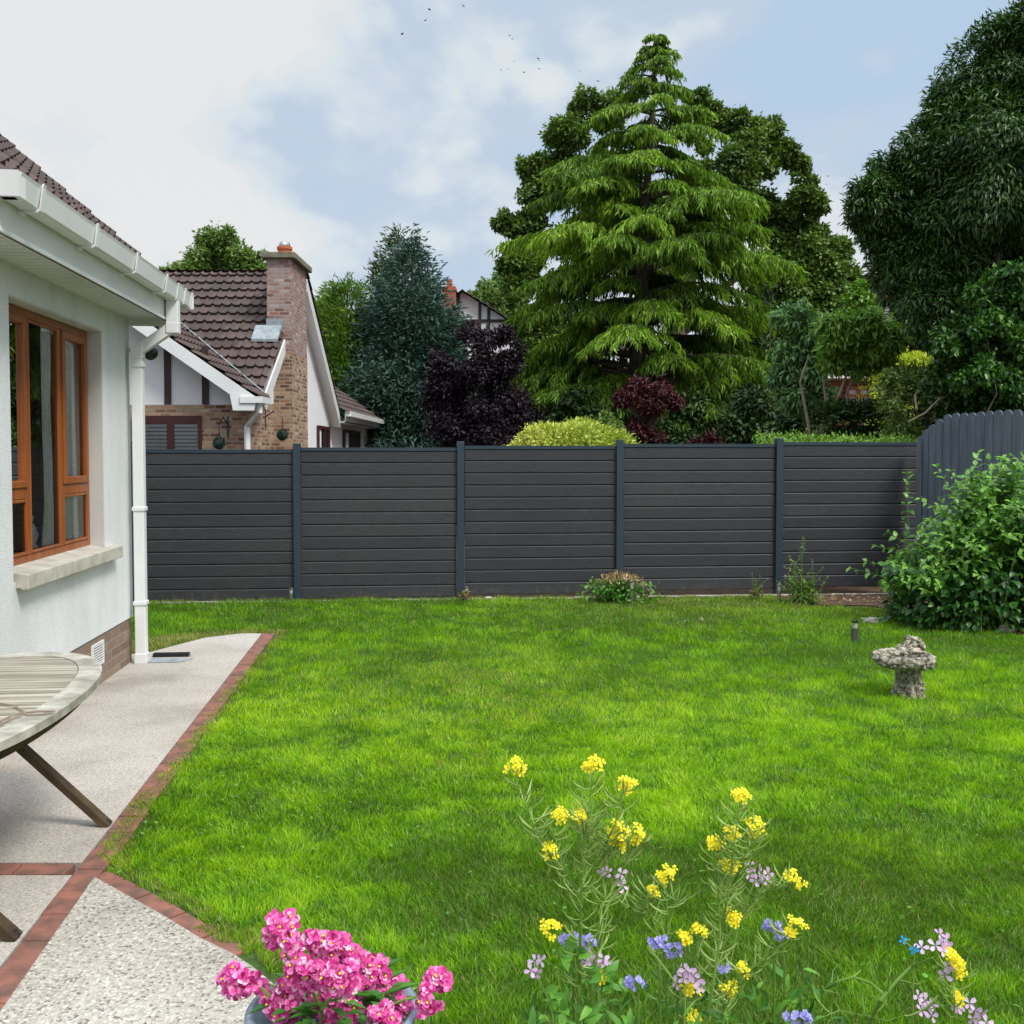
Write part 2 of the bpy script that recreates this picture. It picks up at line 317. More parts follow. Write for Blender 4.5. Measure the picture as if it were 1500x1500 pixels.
F['limecon']=foliage('lime_conifer',[(.05,.12,.015),(.12,.24,.025),(.26,.38,.04)],.25,.55)
F['plum']=foliage('purple_leaves',[(.008,.006,.009),(.022,.013,.019),(.045,.024,.032)],.2,.5,(1,.6,.8),.3)
F['red']=foliage('red_maple_leaves',[(.03,.007,.010),(.075,.014,.018),(.15,.03,.035)],.25,.5,(1,.5,.5))
F['gold']=foliage('variegated_leaves',[(.14,.26,.03),(.40,.48,.06),(.72,.72,.18)],.2,.5)
F['mid']=foliage('mid_green_leaves',[(.07,.16,.02),(.18,.35,.045),(.34,.54,.11)],.3,.4)
F['bluemid']=foliage('bluish_green_leaves',[(.06,.14,.05),(.14,.29,.09),(.27,.44,.17)],.25,.4)
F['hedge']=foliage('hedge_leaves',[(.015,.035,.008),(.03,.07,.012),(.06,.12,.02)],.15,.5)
F['shrub']=foliage('shrub_leaves',[(.018,.07,.012),(.050,.155,.022),(.20,.42,.05)],.28,.38,None,.5)
F['goldhedge']=foliage('golden_hedge',[(.3,.4,.03),(.55,.62,.05),(.7,.7,.1)],.25,.5)
F['var']=foliage('olive_shrub_leaves',[(.06,.12,.02),(.18,.28,.06),(.42,.50,.17)],.25,.5)
F['stem']=foliage('green_stem',[(.10,.22,.03),(.22,.38,.06),(.42,.55,.16)],.2,.5)
F['yellow']=foliage('yellow_petals',[(.82,.66,.01),(.95,.83,.02),(1,.92,.10)],.3,.5,(1,1,1))
F['pink']=foliage('magenta_petals',[(.38,.012,.12),(.72,.05,.33),(.92,.22,.55),(.95,.75,.80)],.25,.5,(1,1,1))
F['phac']=foliage('violet_petals',[(.26,.22,.65),(.45,.42,.85),(.68,.68,.95)],.3,.5,(1,1,1))
F['lilac']=foliage('lilac_petals',[(.45,.18,.5),(.66,.42,.68),(.85,.75,.85)],.3,.5,(1,1,1))
F['cyan']=foliage('blue_petals',[(.0,.25,.65),(.02,.4,.8)],.2,.5,(1,1,1))
F['sage']=foliage('broad_leaf',[(.03,.12,.015),(.08,.25,.03),(.18,.42,.05)],.3,.45)
F['ball']=foliage('topiary_leaves',[(.005,.05,.03),(.012,.10,.055)],.1,.5,(1,1,1))
# ------------------------------------------------------------------ numpy value noise
_g=np.random.default_rng(3).random((64,64))
def vn(x,y,s):
    x=x*s+100;y=y*s+100; xi=np.floor(x).astype(int);yi=np.floor(y).astype(int); fx=x-xi;fy=y-yi; fx=fx*fx*(3-2*fx);fy=fy*fy*(3-2*fy)
    a=_g[xi%64,yi%64];b=_g[(xi+1)%64,yi%64];c=_g[xi%64,(yi+1)%64];d=_g[(xi+1)%64,(yi+1)%64]
    return (a*(1-fx)+b*fx)*(1-fy)+(c*(1-fx)+d*fx)*fy
def inpoly(x,y,poly):
    ins=np.zeros(len(x),bool); n=len(poly)
    for i in range(n):
        x0,y0=poly[i][0],poly[i][1];x1,y1=poly[(i+1)%n][0],poly[(i+1)%n][1]
        c=((y0>y)!=(y1>y))&(x<(x1-x0)*(y-y0)/(y1-y0+1e-12)+x0); ins^=c
    return ins
# ================================================================== GROUND
def sheet(name,poly,z,mat,kind='structure'):
    b=MB(); b.add([(p[0],p[1],z) for p in poly],[tuple(range(len(poly)))]); o=b.build(name,mat); tag(o,kind=kind); return o
sheet('ground',[(-900,-600),(900,-600),(900,1500),(-900,1500)],-.03,M['soil'])
bed=[(3.25,12.2),(3.5,11.75),(4.1,11.7),(4.45,11.2),(4.55,10.55),(4.95,9.75),(5.4,9.3),(6.6,8.6),(9,8.6),(9,12.9),(3.25,12.6)]
sheet('lawn_soil',[(-5.2,12.1),(-5.2,9.0),(-3.2,8.95),(-2.9,9.66),(-2.41,9.87),(-2.30,9.83),(-1.875,4.70),(-1.74,4.14),(-1.474,3.93),(-1.287,3.765),(-1.126,3.615),(-.872,3.396),(-.637,3.12),(-.2,2.75),(9,2.75),(9,13.2)],0,M['under'])
sheet('flower_bed_soil',bed,.012,M['soil'])
def V2(p): return (p[0],p[1])
# patio
# brick strip: left edge SL, right edge SR
sl0,sl1=Vector((-2.412,9.85)),Vector((-1.66,2.75)); sr0,sr1=Vector((-2.304,9.83)),Vector((-1.54,2.6))
def lerp(a,b,t): return a+(b-a)*t
stripdir=(sl1-sl0).normalized()
b=MB(); nb=34; L_=(sl1-sl0).length
for i in range(nb):
    t0=i/nb+.001/L_; t1=(i+1)/nb-.004/L_; jx=random.uniform(-.006,.006); z=.018+random.uniform(-.003,.003)
    def ed(t):
        c=lerp(sl0,sl1,t)
        if t<.775: return c+Vector((jx,0)), c+Vector((.118+jx,0))
        return c+Vector((jx,0)), c+Vector((.112+jx,0))
    a0,b0=ed(t0);a1,b1=ed(t1); b.prism([V2(a0),V2(b0),V2(b1),V2(a1)],-.02,z)
# cross strip to the left, and dark edging along the curved lawn side
cx=G(112,1272); dirn=Vector((-1,-.02))
x=-1.85
while x>-6:
    b.prism([(x,4.165),(x,4.275),(x-.215,4.275),(x-.215,4.165)],-.02,.018+random.uniform(-.003,.003)); x-=.222
for (p,q) in [((-1.70,4.20),(-1.45,3.99)),((-1.44,3.98),(-1.26,3.82)),((-1.25,3.81),(-1.09,3.66)),((-1.08,3.65),(-.94,3.52))]:
    p=Vector(p);q=Vector(q);n_=Vector((-(q-p).y,(q-p).x)).normalized(); n_= n_ if n_.x>0 else -n_
    p-=n_*.062;q-=n_*.062; b.prism([V2(p),V2(q),V2(q+n_*.085),V2(p+n_*.085)],-.02,.010)
tag(b.build('brick_edging',M['kerbbrick'],bevel=.004),kind='structure')
b=MB(); b.prism([(-3.3,8.83),(-3.19,8.86),(-2.9,9.62),(-2.60,9.86),(-2.42,9.84),(-1.826,4.285),(-6,4.285),(-6,5),(-3.2,5.0)],-.02,.016)
b.prism([(-5.9,8.83),(-3.3,8.83),(-3.2,5.0),(-6,5.0)],-.02,.015)
b.prism([(-6,4.155),(-1.813,4.155),(-1.638,2.5),(-1.5,.5),(-6,.5)],-.02,.016)
tag(b.build('patio',M['conc']),kind='structure')
b=MB(); b.prism([(-1.715,4.14),(-1.474,3.93),(-1.287,3.765),(-1.126,3.615),(-.967,3.49),(-.872,3.396),(-.637,3.12),(-.3,2.7),(.1,2.3),(.5,1.6),(.5,.5),(-1.35,.5),(-1.55,2.75)],-.02,.020)
tag(b.build('pebbled_paving',M['pebble'],bevel=.006),kind='structure')
b=MB(); b.prism([(0.2,2.72),(9,2.72),(9,.6),(.55,.6),(.55,1.6),(.15,2.35)],-.02,.006); tag(b.build('border_soil',M['soil']),kind='structure')
# fence frame
def fline(X): return 12.16+(X+2.55)*.0905, 0.0   # Y along the fence
FH=1.765
def fz(X): return 0.012*(X+4.3)-.005
# ------------------------------------------------------------------ grass
lawn=[(-4.6,fline(-4.6)[0]),(-4.6,9.0),(-3.22,8.9),(-3.16,9.2),(-2.9,9.68),(-2.41,9.90),(-2.27,9.83),(-1.845,4.72),(-1.70,4.20),(-1.44,4.0),(-1.25,3.83),(-1.08,3.66),(-.90,3.47),(-.82,3.36),(-.58,3.08),(-.16,2.70),(.3,2.6),(8.2,2.65),(8.2,8.7),(6.6,8.7),(5.3,9.25),(4.9,9.7),(4.5,10.45),(4.35,11.2),(4.05,11.6),(3.45,11.7),(3.3,11.95),(3.2,12.6)]
def grass():
    VV=[];FF=[];AA=[];off=0
    for (y0,y1,dens,h0,wd,seg) in [(2.6,4.6,26000,.032,.0034,2),(4.6,6.6,14000,.034,.0046,2),(6.6,9.2,7000,.036,.0068,1),(9.2,12.8,4800,.040,.0090,1)]:
        ar=(y1-y0)*(y1*.56+5.0 if False else min(8.2,y1*.6)+4.6); n=int(ar*dens)
        x=RNG.uniform(-4.6,min(8.2,y1*.6),n); y=RNG.uniform(y0,y1,n)
        wob=(vn(x,y,5.5)-.5)*.07+(vn(x+9,y,19)-.5)*.05
        k=inpoly(x+wob,y+wob*.6,lawn)
        k&=(y<12.16+(x+2.55)*.0905-.03)
        # skip what the house hides and what lies outside a generous view
        k&=(np.abs(x)<y*.60+.5)
        x=x[k];y=y[k]; n=len(x)
        tuft=vn(x,y,26); th=vn(x+3,y,7); big=vn(x,y+5,1.1); med=vn(x+7,y+2,2.7)
        keep=RNG.random(n)<(.55+.6*tuft); x=x[keep];y=y[keep];tuft=tuft[keep];th=th[keep];big=big[keep];med=med[keep]; n=len(x)
        lime=np.exp(-((y-6.3)/2.3)**2)*.45+np.exp(-(((x+1.0)/1.4)**2+((y-6.0)/1.6)**2))*.15  # sunlight on the middle of the lawn put into the blade colour
        far=np.clip((y-9.6)/2.4,0,1)*np.clip((x+.8)/2.5,0,1)
        dryn=np.clip((vn(x+31,y+17,1.6)*.6+vn(x+3,y+40,4.3)*.4-.70)*4.5,0,1)*np.clip((x+2.5)/3,.25,1)*np.clip((y-4.2)/2.5,.08,1)*.8
        var=.49+.42*lime+.22*(big-.5)+.26*(med-.5)+.30*(th-.5)+.22*(tuft-.5)+RNG.normal(0,.11,n)-.06*np.clip((5.0-y)/2,0,1)  # last term tints the nearest blades darker, for the shaded foreground
        var=np.maximum(var,.36); var=np.where(RNG.random(n)<.03,.05,var)
        worn=np.exp(-(((x+.15)/1.1)**2+((y-7.6)/1.3)**2))*np.clip(th*1.6-.35,0,1)+np.exp(-(((x-1.5)/.7)**2+((y-4.2)/.45)**2))*.5*np.clip(th*1.6-.3,0,1)
        dry=np.clip(dryn*.55+far*.68+worn*.75,0,1); var=np.where(RNG.random(n)<dry*.75,RNG.uniform(.02,.42,n),var)
        edge=inpoly(x-.10,y,lawn)&inpoly(x,y-.12,lawn)&inpoly(x,y+.10,lawn)
        farp=(y>8.7)&(y<10.05)&(x<-2.2)&(y<9.95+(x+2.4)*.75+.38+.1*(th-.5))
        var=np.where(farp&(RNG.random(n)<.75),RNG.uniform(0,.2,n),var)
        var=np.where((~edge)&(RNG.random(n)<.40),RNG.uniform(0,.35,n),var); var=np.clip(var,.01,.99)
        h=h0*(.55+.75*th+.35*RNG.random(n))*(1-.35*dry); wdt=wd*(.7+.6*RNG.random(n))
        ang=RNG.uniform(0,2*np.pi,n)+0; fl=vn(x,y,3.1)*9
        lean=h*(.25+.75*RNG.random(n)); lx=(np.cos(ang)*.9+np.cos(fl)*.3)*lean; ly=(np.sin(ang)*.9+np.sin(fl)*.3)*lean
        fa=RNG.uniform(0,2*np.pi,n); sx=np.cos(fa)*wdt*.5; sy=np.sin(fa)*wdt*.5; z=np.zeros(n)
        if seg==2:
            V=np.stack([np.stack([x-sx,y-sy,z],1),np.stack([x+sx,y+sy,z],1),np.stack([x+sx*.8+lx*.35,y+sy*.8+ly*.35,h*.55],1),np.stack([x-sx*.8+lx*.35,y-sy*.8+ly*.35,h*.55],1),np.stack([x+lx,y+ly,h*.92],1)],1).reshape(-1,3)
            i=np.arange(n)*5+off; f=np.concatenate([np.stack([i,i+1,i+2],1),np.stack([i,i+2,i+3],1),np.stack([i+3,i+2,i+4],1)]); m=5
        else:
            V=np.stack([np.stack([x-sx,y-sy,z],1),np.stack([x+sx,y+sy,z],1),np.stack([x+lx,y+ly,h],1)],1).reshape(-1,3)
            i=np.arange(n)*3+off; f=np.stack([i,i+1,i+2],1); m=3
        VV.append(V);FF.append(f);AA.append(np.repeat(var,m)); off+=len(V)
    o=npmesh('grass',np.concatenate(VV),np.concatenate(FF),F['grass'],None,np.concatenate(AA)); print('grass faces',len(o.data.polygons))
    tag(o,'bright green lawn grass with darker and straw coloured patches','grass',kind='stuff')
grass()
n=5200; y=np.sqrt(RNG.uniform(3.0**2,11.5**2,n)); x=RNG.uniform(-2.4,1,n)*y*.45+y*.1; k=inpoly(x,y,lawn)&(vn(x,y,1.9)>.47); x=x[k];y=y[k];n=len(x)
o=ovleaves('lawn_clover',np.stack([x,y,RNG.uniform(.012,.03,n)],1),np.stack([RNG.normal(0,1,n),RNG.normal(0,1,n),RNG.uniform(-.1,.5,n)],1),np.stack([RNG.normal(0,.3,n),RNG.normal(0,.3,n),np.ones(n)],1),RNG.uniform(.014,.028,n),RNG.uniform(.010,.018,n),RNG.uniform(.3,1,n),F['sage'])
tag(o,'small broad clover and weed leaves growing among the lawn grass','clover',kind='stuff')
# bark litter on the bed
n=1500; x=RNG.uniform(3.2,6.5,n); y=RNG.uniform(9,12.6,n); k=inpoly(x,y,bed)&(y<12.5+(x-3.2)*.09); x=x[k];y=y[k];n=len(x)
o=leaves('dead_leaf_litter',np.stack([x,y,np.full(n,.03)],1),np.stack([RNG.normal(0,1,n),RNG.normal(0,1,n),RNG.normal(0,.25,n)],1),np.stack([RNG.normal(0,.3,n),RNG.normal(0,.3,n),np.ones(n)],1),RNG.uniform(.03,.08,n),RNG.uniform(.02,.04,n),RNG.random(n)*.9,M['straw'])
tag(o,'dry brown leaves littering the bare soil under the bushy shrub','leaf litter',kind='stuff')
# ================================================================== COMPOSITE FENCE
fence=thing('composite_fence','dark grey horizontal board fence with slate blue posts behind the lawn','fence',(-4.6,fline(-4.6)[0],0))
postX=[-4.47,-2.55,-.62,1.31,3.30]; ang=math.atan(.0905)
ends=[-6.4]+postX+[5.15]
def fp(X,dy=0,z=0): return Vector((X+dy*math.sin(ang),fline(X)[0]-dy*math.cos(ang),z))  # dy toward camera
for i in range(len(ends)-1):
    xa,xb=ends[i]+.05,ends[i+1]-.05; zb=fz((xa+xb)/2); bh=FH/12
    b=MB()
    for k in range(12):
        z0=zb+k*bh; z1=z0+bh
        prof=[(0.000,z0+.004),(.022,z0+.004),(.026,z0+.010),(.026,z1-.016),(.016,z1-.006),(.006,z1-.004),(0,z1-.004)]
        # shallow chamfer on top, shadow groove below
        pts=[fp(xa,d,z) for d,z in prof]; e=fp(xb)-fp(xa); b.extr(pts,e,0,random.random())
    b.extr([fp(xa,.006,zb),fp(xa,.006,zb+FH-.01),fp(xa,-.02,zb+FH-.01),fp(xa,-.02,zb)],fp(xb)-fp(xa))
    b.build('board_panel',M['board'],fence)
    b=MB(); z1=zb+FH; b.extr([fp(xa,.034,z1-.006),fp(xa,.034,z1+.034),fp(xa,-.03,z1+.034),fp(xa,-.03,z1-.006)],fp(xb)-fp(xa)); b.build('top_rail',M['post'],fence)
for X in postX:
    b=MB(); c=fp(X,.015); zt=fz(X)+FH+.095
    d1=Vector((math.cos(ang),math.sin(ang),0))*.043; d2=Vector((math.sin(ang),-math.cos(ang),0))*.05
    b.extr([c-d1-d2,c+d1-d2,c+d1+d2,c-d1+d2],(0,0,zt)); b.v=[(x,y,z-.0) for x,y,z in b.v]
    b.build('post',M['post'],fence,bevel=.004)
b=MB()
for X in np.arange(-4.3,5.0,.46):
    a=fp(X,.10,0); b.box(X,X+.45,a.y-.03,a.y+.07,-.02,.012+random.uniform(-.004,.006))
tag(b.build('concrete_footing',M['conc']),kind='structure')
# ------------------------------------------------------------------ picket fence at the right
pk=thing('picket_fence','slate blue round topped picket fence rising at the right corner','fence',(5.08,12.7,0))
tops=[639,629,622,614,607,604.7,604.7,604.5,603,602,600.6,600,600,600,600,599,599,599]
p0=Vector((5.03,12.68)); p1=Vector((5.66,11.22)); dv=(p1-p0)/12.6; nn=Vector((-dv.y,dv.x)).normalized(); nn=-nn if nn.y>0 else nn
cxs=[1349,1357,1366,1376,1388,1400,1412,1424,1436,1449,1462,1476,1490,1505,1521,1537,1554,1572]
for i,tp in enumerate(tops):
    c=p0+dv*i
    # position along the line whose picture column is cxs[i]
    sx=(cxs[i]-750)/1500
    t=(sx*p0.y-p0.x)/((p1-p0).x-sx*(p1-p0).y); c=p0+(p1-p0)*t
    zt=P(750,tp,c.y).z; hw=(p1-p0).length*.5/12.6*.90; d=(p1-p0).normalized()*hw; r=hw
    b=MB(); pts=[]
    for k in range(9):
        a_=math.pi*k/8; pts.append((math.cos(a_)*hw,zt-r*.9+math.sin(a_)*r*.9))
    pts=[(hw,0)]+pts+[(-hw,0)]
    dd=d.normalized(); b.extr([Vector((c.x+dd.x*u,c.y+dd.y*u,z)) for u,z in pts],(nn.x*.02,nn.y*.02,0)); b.build('picket',M['picket'],pk)
for z in (.4,1.3):
    b=MB(); a=p0-nn*.02; e=p0+(p1-p0)*1.5-nn*.02; b.beam((a.x,a.y,z),(e.x,e.y,z),.04,.09); b.build('rail',M['picket'],pk)
# ================================================================== OWN HOUSE (local: x = right of wall, y = along wall)
TH=R(5.33); VW=-2.366; UE=8.78
hs=thing('white_bungalow','white pebble dashed bungalow with brown tiled roof and oak coloured window','house',(0,0,0),TH)
wy0,wy1,wz0,wz1=6.257,8.045,1.05,2.684; UN=5.62
b=MB(); T=.30
for (y0,y1,z0,z1) in [(UN,wy0,.395,2.93),(wy1,UE,.395,2.93),(wy0,wy1,.395,wz0-.06),(wy0,wy1,wz1,2.93)]:
    b.box(VW-T,VW,y0,y1,z0,z1)
b.box(-9,VW-T,UE-T,UE,.395,2.93); b.box(-9,VW-T,UN,UN+T,.395,2.93)
# gable top at the far end
b.extr([(VW,UE-.002,2.93),(-9.6,UE-.002,2.93),(-6,UE-.002,6.2)],(0,-T,0))
b.build('wall',M['render'],hs,local=True)
b=MB(); rt=.004
b.box(VW-.20,VW-.004,wy1-.012,wy1+rt,wz0,wz1+.0); b.box(VW-.20,VW-.004,wy0-rt,wy0+.012,wz0,wz1); b.box(VW-.20,VW-.004,wy0,wy1,wz1-.012,wz1+rt)
b.build('window_reveal',M['reveal'],hs,local=True)
b=MB(); b.box(VW-T,VW-.012,UN,UE-.012,-.02,.395); b.box(-9,VW-T,UE-.3,UE-.012,-.02,.395); b.build('plinth',M['plinth'],hs,local=True)
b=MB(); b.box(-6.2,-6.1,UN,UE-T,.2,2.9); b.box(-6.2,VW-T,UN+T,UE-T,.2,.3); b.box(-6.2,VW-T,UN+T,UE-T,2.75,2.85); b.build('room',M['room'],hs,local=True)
# window
fx=VW-.105
win=MB(); fw=.065; d0,d1=fx-.07,fx
def rect_frame(B,y0,y1,z0,z1,w_,x0,x1):
    B.box(x0,x1,y0,y0+w_,z0,z1);B.box(x0,x1,y1-w_,y1,z0,z1);B.box(x0+.001,x1-.001,y0+w_,y1-w_,z0,z0+w_);B.box(x0+.001,x1-.001,y0+w_,y1-w_,z1-w_,z1)
m1,m2,tz=6.80,7.42,1.50
rect_frame(win,wy0+.013,wy1-.013,wz0+.002,wz1-.014,.055,d0,d1)
wo=win.build('window',M['oakframe'],hs,local=True,bevel=.005)
b=MB(); b.box(d0+.003,d1+.003,m1-.026,m1+.026,wz0+.058,wz1-.07); b.box(d0+.003,d1+.003,m2-.026,m2+.026,wz0+.058,wz1-.07); b.box(d0+.004,d1+.004,wy0+.07,m1-.036,tz-.035,tz+.035); b.box(d0+.004,d1+.004,m2+.036,wy1-.07,tz-.035,tz+.035)
b.build('mullion',M['oakframe'],wo,local=True,bevel=.005)
for (a_,c_,e_,f_,wd_,ex) in [(wy0+.07,m1-.028,tz+.037,wz1-.072,.045,.016),(m2+.028,wy1-.07,tz+.037,wz1-.072,.052,.016),(wy0+.07,m1-.028,wz0+.06,tz-.037,.02,.006),(m2+.028,wy1-.07,wz0+.06,tz-.037,.02,.006),(m1+.028,m2-.028,wz0+.06,wz1-.072,.018,.006)]:
    b=MB(); rect_frame(b,a_,c_,e_,f_,wd_,d0+.01,d1+ex); b.build('sash',M['oakframe'],wo,local=True,bevel=.006)
    b=MB(); ya,yb,za,zb=a_+wd_-.002,c_-wd_+.002,e_+wd_-.002,f_-wd_+.002; b.add([(d1-.01,ya,za),(d1-.01,yb,za),(d1-.01,yb,zb),(d1-.01,ya,zb)],[(0,1,2,3)]); b.build('pane',M['glass'],wo,local=True)
b=MB(); b.extr([(VW-.13,6.285,1.062),(VW+.075,6.285,1.035),(VW+.075,6.285,.945),(VW+.03,6.285,.94),(VW+.03,6.285,.952),(VW-.13,6.285,.952)],(0,1.965,0)); b.build('sill',M['sill'],wo,local=True,bevel=.006)
# soffit, fascia, gutter
VF=-2.05
b=MB(); y=UN-.35
while y<UE+.33:
    b.box(VW-.02,VF-.02,y,y+.088,2.868,2.885); b.box(VW-.02,VF-.02,y+.088,y+.1,2.879,2.885); y+=.1
b.box(-9,VW-.02,UN-.35,UN+.02,2.872,2.885); b.box(-9,VW-.02,UE,UE+.33,2.872,2.885)
b.build('soffit',M['soffit'],hs,local=True)
b=MB(); b.box(VF-.02,VF,UN-.37,UE+.35,2.85,3.06); b.box(VF-.02,VF+.008,UN-.37,UE+.352,2.85,2.872); b.box(-9,VF-.02,UN-.37,UN-.35,2.85,3.06); b.box(-9,VF-.02,UE+.33,UE+.35,2.85,3.06)
b.build('fascia',M['upvc'],hs,local=True,bevel=.003)
def gut(B,y0,y1,e=0,x0=VF+.002):
    o_=[(x0,3.135),(x0,3.022),(x0+.015,3.012),(x0+.085,3.012),(x0+.10,3.022),(x0+.118,3.118),(x0+.124,3.135),(x0+.112,3.135),(x0+.095,3.03),(x0+.01,3.03),(x0+.01,3.135)]
    o2=[(x+(e if x>x0+.05 else 0),z-(e if z<3.05 else 0)+(e if z>3.1 else 0)) for x,z in o_]
    B.extr([(x,y0,z) for x,z in o2],(0,y1-y0,0))
b=MB(); gut(b,UN-.33,UE+.40); 
b.extr([(x0_,UN-.37-(q),z) for x0_,q,z in [(VF+.12,-.10,3.135),(VF+.12,.0,3.135),(VF+.12,-.015,3.012),(VF+.12,-.10,3.012)]],(-6,0,0))
b.box(VF+.004,VF+.126,UE+.40,UE+.408,3.006,3.138)
g=b.build('gutter',M['upvc'],hs,local=True)
for yy in (UN-.06,UN+.85,UN+1.75,UN+2.6):
    b=MB(); gut(b,yy,yy+.04,.012); b.box(VF,VF+.03,yy,yy+.035,2.985,3.01); b.build('gutter_bracket',M['upvc'],g,local=True)
for yy,w_ in ((UE-.16,.16),(UE+.10,.04),(UE+.34,.03)):
    b=MB(); gut(b,yy,yy+w_,.007); b.build('gutter_union',M['upvc'],g,local=True)
yo=UE-.08; xo=VF+.06; xp=VW+.088
b=MB(); hw=.042
b.box(xo-.048,xo+.048,yo-.048,yo+.048,2.80,3.012)
b.beam((xo+.005,yo,2.80),(xp-.01,yo,2.585),.084,.084,(0,1,0)); b.box(xo-.05,xo+.05,yo-.05,yo+.05,2.74,2.83); b.box(xp-.05,xp+.05,yo-.05,yo+.05,2.53,2.64)
b.box(xp-.043,xp+.043,yo-.043,yo+.043,.012,2.56)
for z in (2.46,1.28,.50): b.box(xp-.052,xp+.052,yo-.052,yo+.052,z,z+.035)
b.box(xp-.05,xp+.05,yo-.05,yo+.05,.014,.10)
b.build('downpipe',M['upvc'],hs,local=True,bevel=.006)
b=MB()
rect_frame(b,7.70,7.97,.17,.345,.012,VW-.010,VW+.004)
for k in range(8): b.box(VW-.010,VW+.002,7.715,7.955,.187+k*.019,.195+k*.019)
b.build('air_vent',M['upvc'],hs,local=True)
b=MB(); b.box(VW-.014,VW-.0105,7.712,7.958,.182,.335); b.build('vent_opening',M['black'],hs,local=True)
# tiled roof generator
def tile_roof(name,O,ea,es,L,S,gauge=.30,tw=.30,mask=None,mat=None,parent=None,local=False,amp=.030,lip=.046):
    O=Vector(O);ea=Vector(ea).normalized();es=Vector(es).normalized();n=ea.cross(es).normalized(); n=n if n.z>0 else -n
    nc=int(S/gauge+.99); sub=8; na=int(L/tw*sub); V=[];Fc=[];A=[]
    rs=random.Random(5); vals={}
    for k in range(nc):
        s0=k*gauge-.03; s1=min((k+1)*gauge,S)
        rows=[(s0,lip-.028),(s0,lip),(s1,.004)]
        base=len(V)
        for s,h in rows:
            for j in range(na+1):
                a=j*tw/sub; ph=(j%sub)/sub
                pr=amp*(max(0,math.cos((ph-.25)*4*math.pi))**1.0) if True else 0
                hh=h+pr
                V.append(O+ea*a+es*s+n*hh); A.append(vals.setdefault((k,j//sub),rs.random()))
        for r_ in range(2):
            for j in range(na):
                ac=(j+.5)*tw/sub; sc=(s0+s1)/2
                if mask and not mask(ac,sc): continue
                q=base+r_*(na+1)+j; Fc.append((q,q+1,q+na+2,q+na+1))
    b=MB(); b.v=[tuple(v) for v in V]; b.f=Fc; b.m=[0]*len(Fc); b.a=A
    return b.build(name,mat or M['tile'],parent,local)
pt=R(41); SE=5.6
tile_roof('roof',(VF+.045,UE+.40,3.078),(0,-1,0),(-math.cos(pt),0,math.sin(pt)),4.05,SE,.27,.30,lambda a,s:(a< (4.0-s*math.cos(pt)) ),None,hs,True)
tile_roof('roof',(VF+.045,UN-.33,3.078),(-1,0,0),(0,math.cos(pt),math.sin(pt)),7,3.6,.27,.30,lambda a,s:(a> s*math.cos(pt)),None,hs,True)
b=MB(); b.extr([(VF,UE+.33,3.07),(-6,UE+.33,3.07+math.tan(pt)*3.95),(-9.9,UE+.33,3.07),(-9.9,UE+.33,2.9),(VF,UE+.33,2.9)],(0,.018,0)); b.build('bargeboard',M['upvc'],hs,local=True)
# wall drain channel + patio drain
b=MB(); b.box(VW+.12,VW+.42,yo+.22,yo+.29,.014,.045,0); b.build('x',M['black'],None); o=COL.objects['x']; o.name='drain_grate'; o.rotation_euler=(0,0,TH); tag(o,'small black drain grate beside the foot of the white downpipe','drain')
b=MB(); b.prism([(VW+.14,yo-.03),(VW+.40,yo-.02),(VW+.48,yo+.12),(VW+.14,yo+.14)],.0175,.024); o=b.build('drain_cover',M['lead'],None); o.rotation_euler=(0,0,TH); tag(o,'flat grey drain cover set in the concrete by the downpipe','drain cover')
# security camera on the far corner
sc_=thing('security_camera','small black dome security camera on the corner behind the downpipe','camera',(0,0,0),TH)
b=MB(); c=(VW+.135,UE+.14,2.60); 
b.lathe([(.045,.05),(.062,.03),(.064,0),(.055,-.03),(.03,-.052),(.005,-.06)],16,c); b.build('dome',M['black'],sc_,True,True)
b=MB(); b.tube([(VW-.05,UE,2.62),(VW+.03,UE+.12,2.615),(VW+.12,UE+.14,2.615)],.018,8); b.build('bracket',M['black'],sc_,True)
# curtains and ornaments behind the panes
def curtain(y0,y1,lab,amp=.025,x0=VW-.165,tie=0):
    n_=40; V=[];Fq=[]
    zs=[1.12,1.4,1.7,2.0,2.3,2.66]
    for iz,z in enumerate(zs):
        for j in range(n_+1):
            t=j/n_; y=y0+(y1-y0)*t; 
            if tie: y=y+ tie*math.exp(-((z-1.45)/.35)**2)*(1-t)
            V.append((x0+amp*math.sin(t*34+.4*iz),y,z))
    for iz in range(len(zs)-1):
        for j in range(n_): q=iz*(n_+1)+j; Fq.append((q,q+1,q+n_+2,q+n_+1))
    b=MB(); b.add(V,Fq); o=b.build('curtain',M['curtain'],None,smooth=True); o.rotation_euler=(0,0,TH); tag(o,lab,'curtain',group='curtains inside the window')
curtain(7.52,8.35,'pale grey curtain hanging straight behind the right hand sash')
curtain(7.16,7.46,'pale curtain drawn to one side behind the wide middle pane',.025,VW-.165,.06)
def figurine(y,s,lab,m):
    t=thing('figurine',lab,'ornament',(0,0,0),TH)
    b=MB(); b.lathe([(.05*s,0),(.055*s,.01),(.03*s,.05),(.045*s,.11),(.028*s,.17),(.012*s,.19),(.02*s,.21),(.022*s,.23),(.005*s,.25)],14,(VW-.21,y,1.10)); b.build('body',m,t,True,True)
    b=MB(); b.tube([(VW-.25,y,1.10+.15*s),(VW-.25,y+.05*s,1.10+.19*s),(VW-.24,y+.09*s,1.10+.22*s)],[.012,.01,.004],6); b.build('arm',m,t,True)
    b=MB(); b.box(VW-.33,VW-.17,y-.09,y+.09,1.06,1.10); b.build('stand',M['room'],t,True)
figurine(7.10,1.25,'white and blue figurine standing behind the middle window pane',simple('china_white',(.6,.66,.75),(.2,.3,.45),20,.2,0))
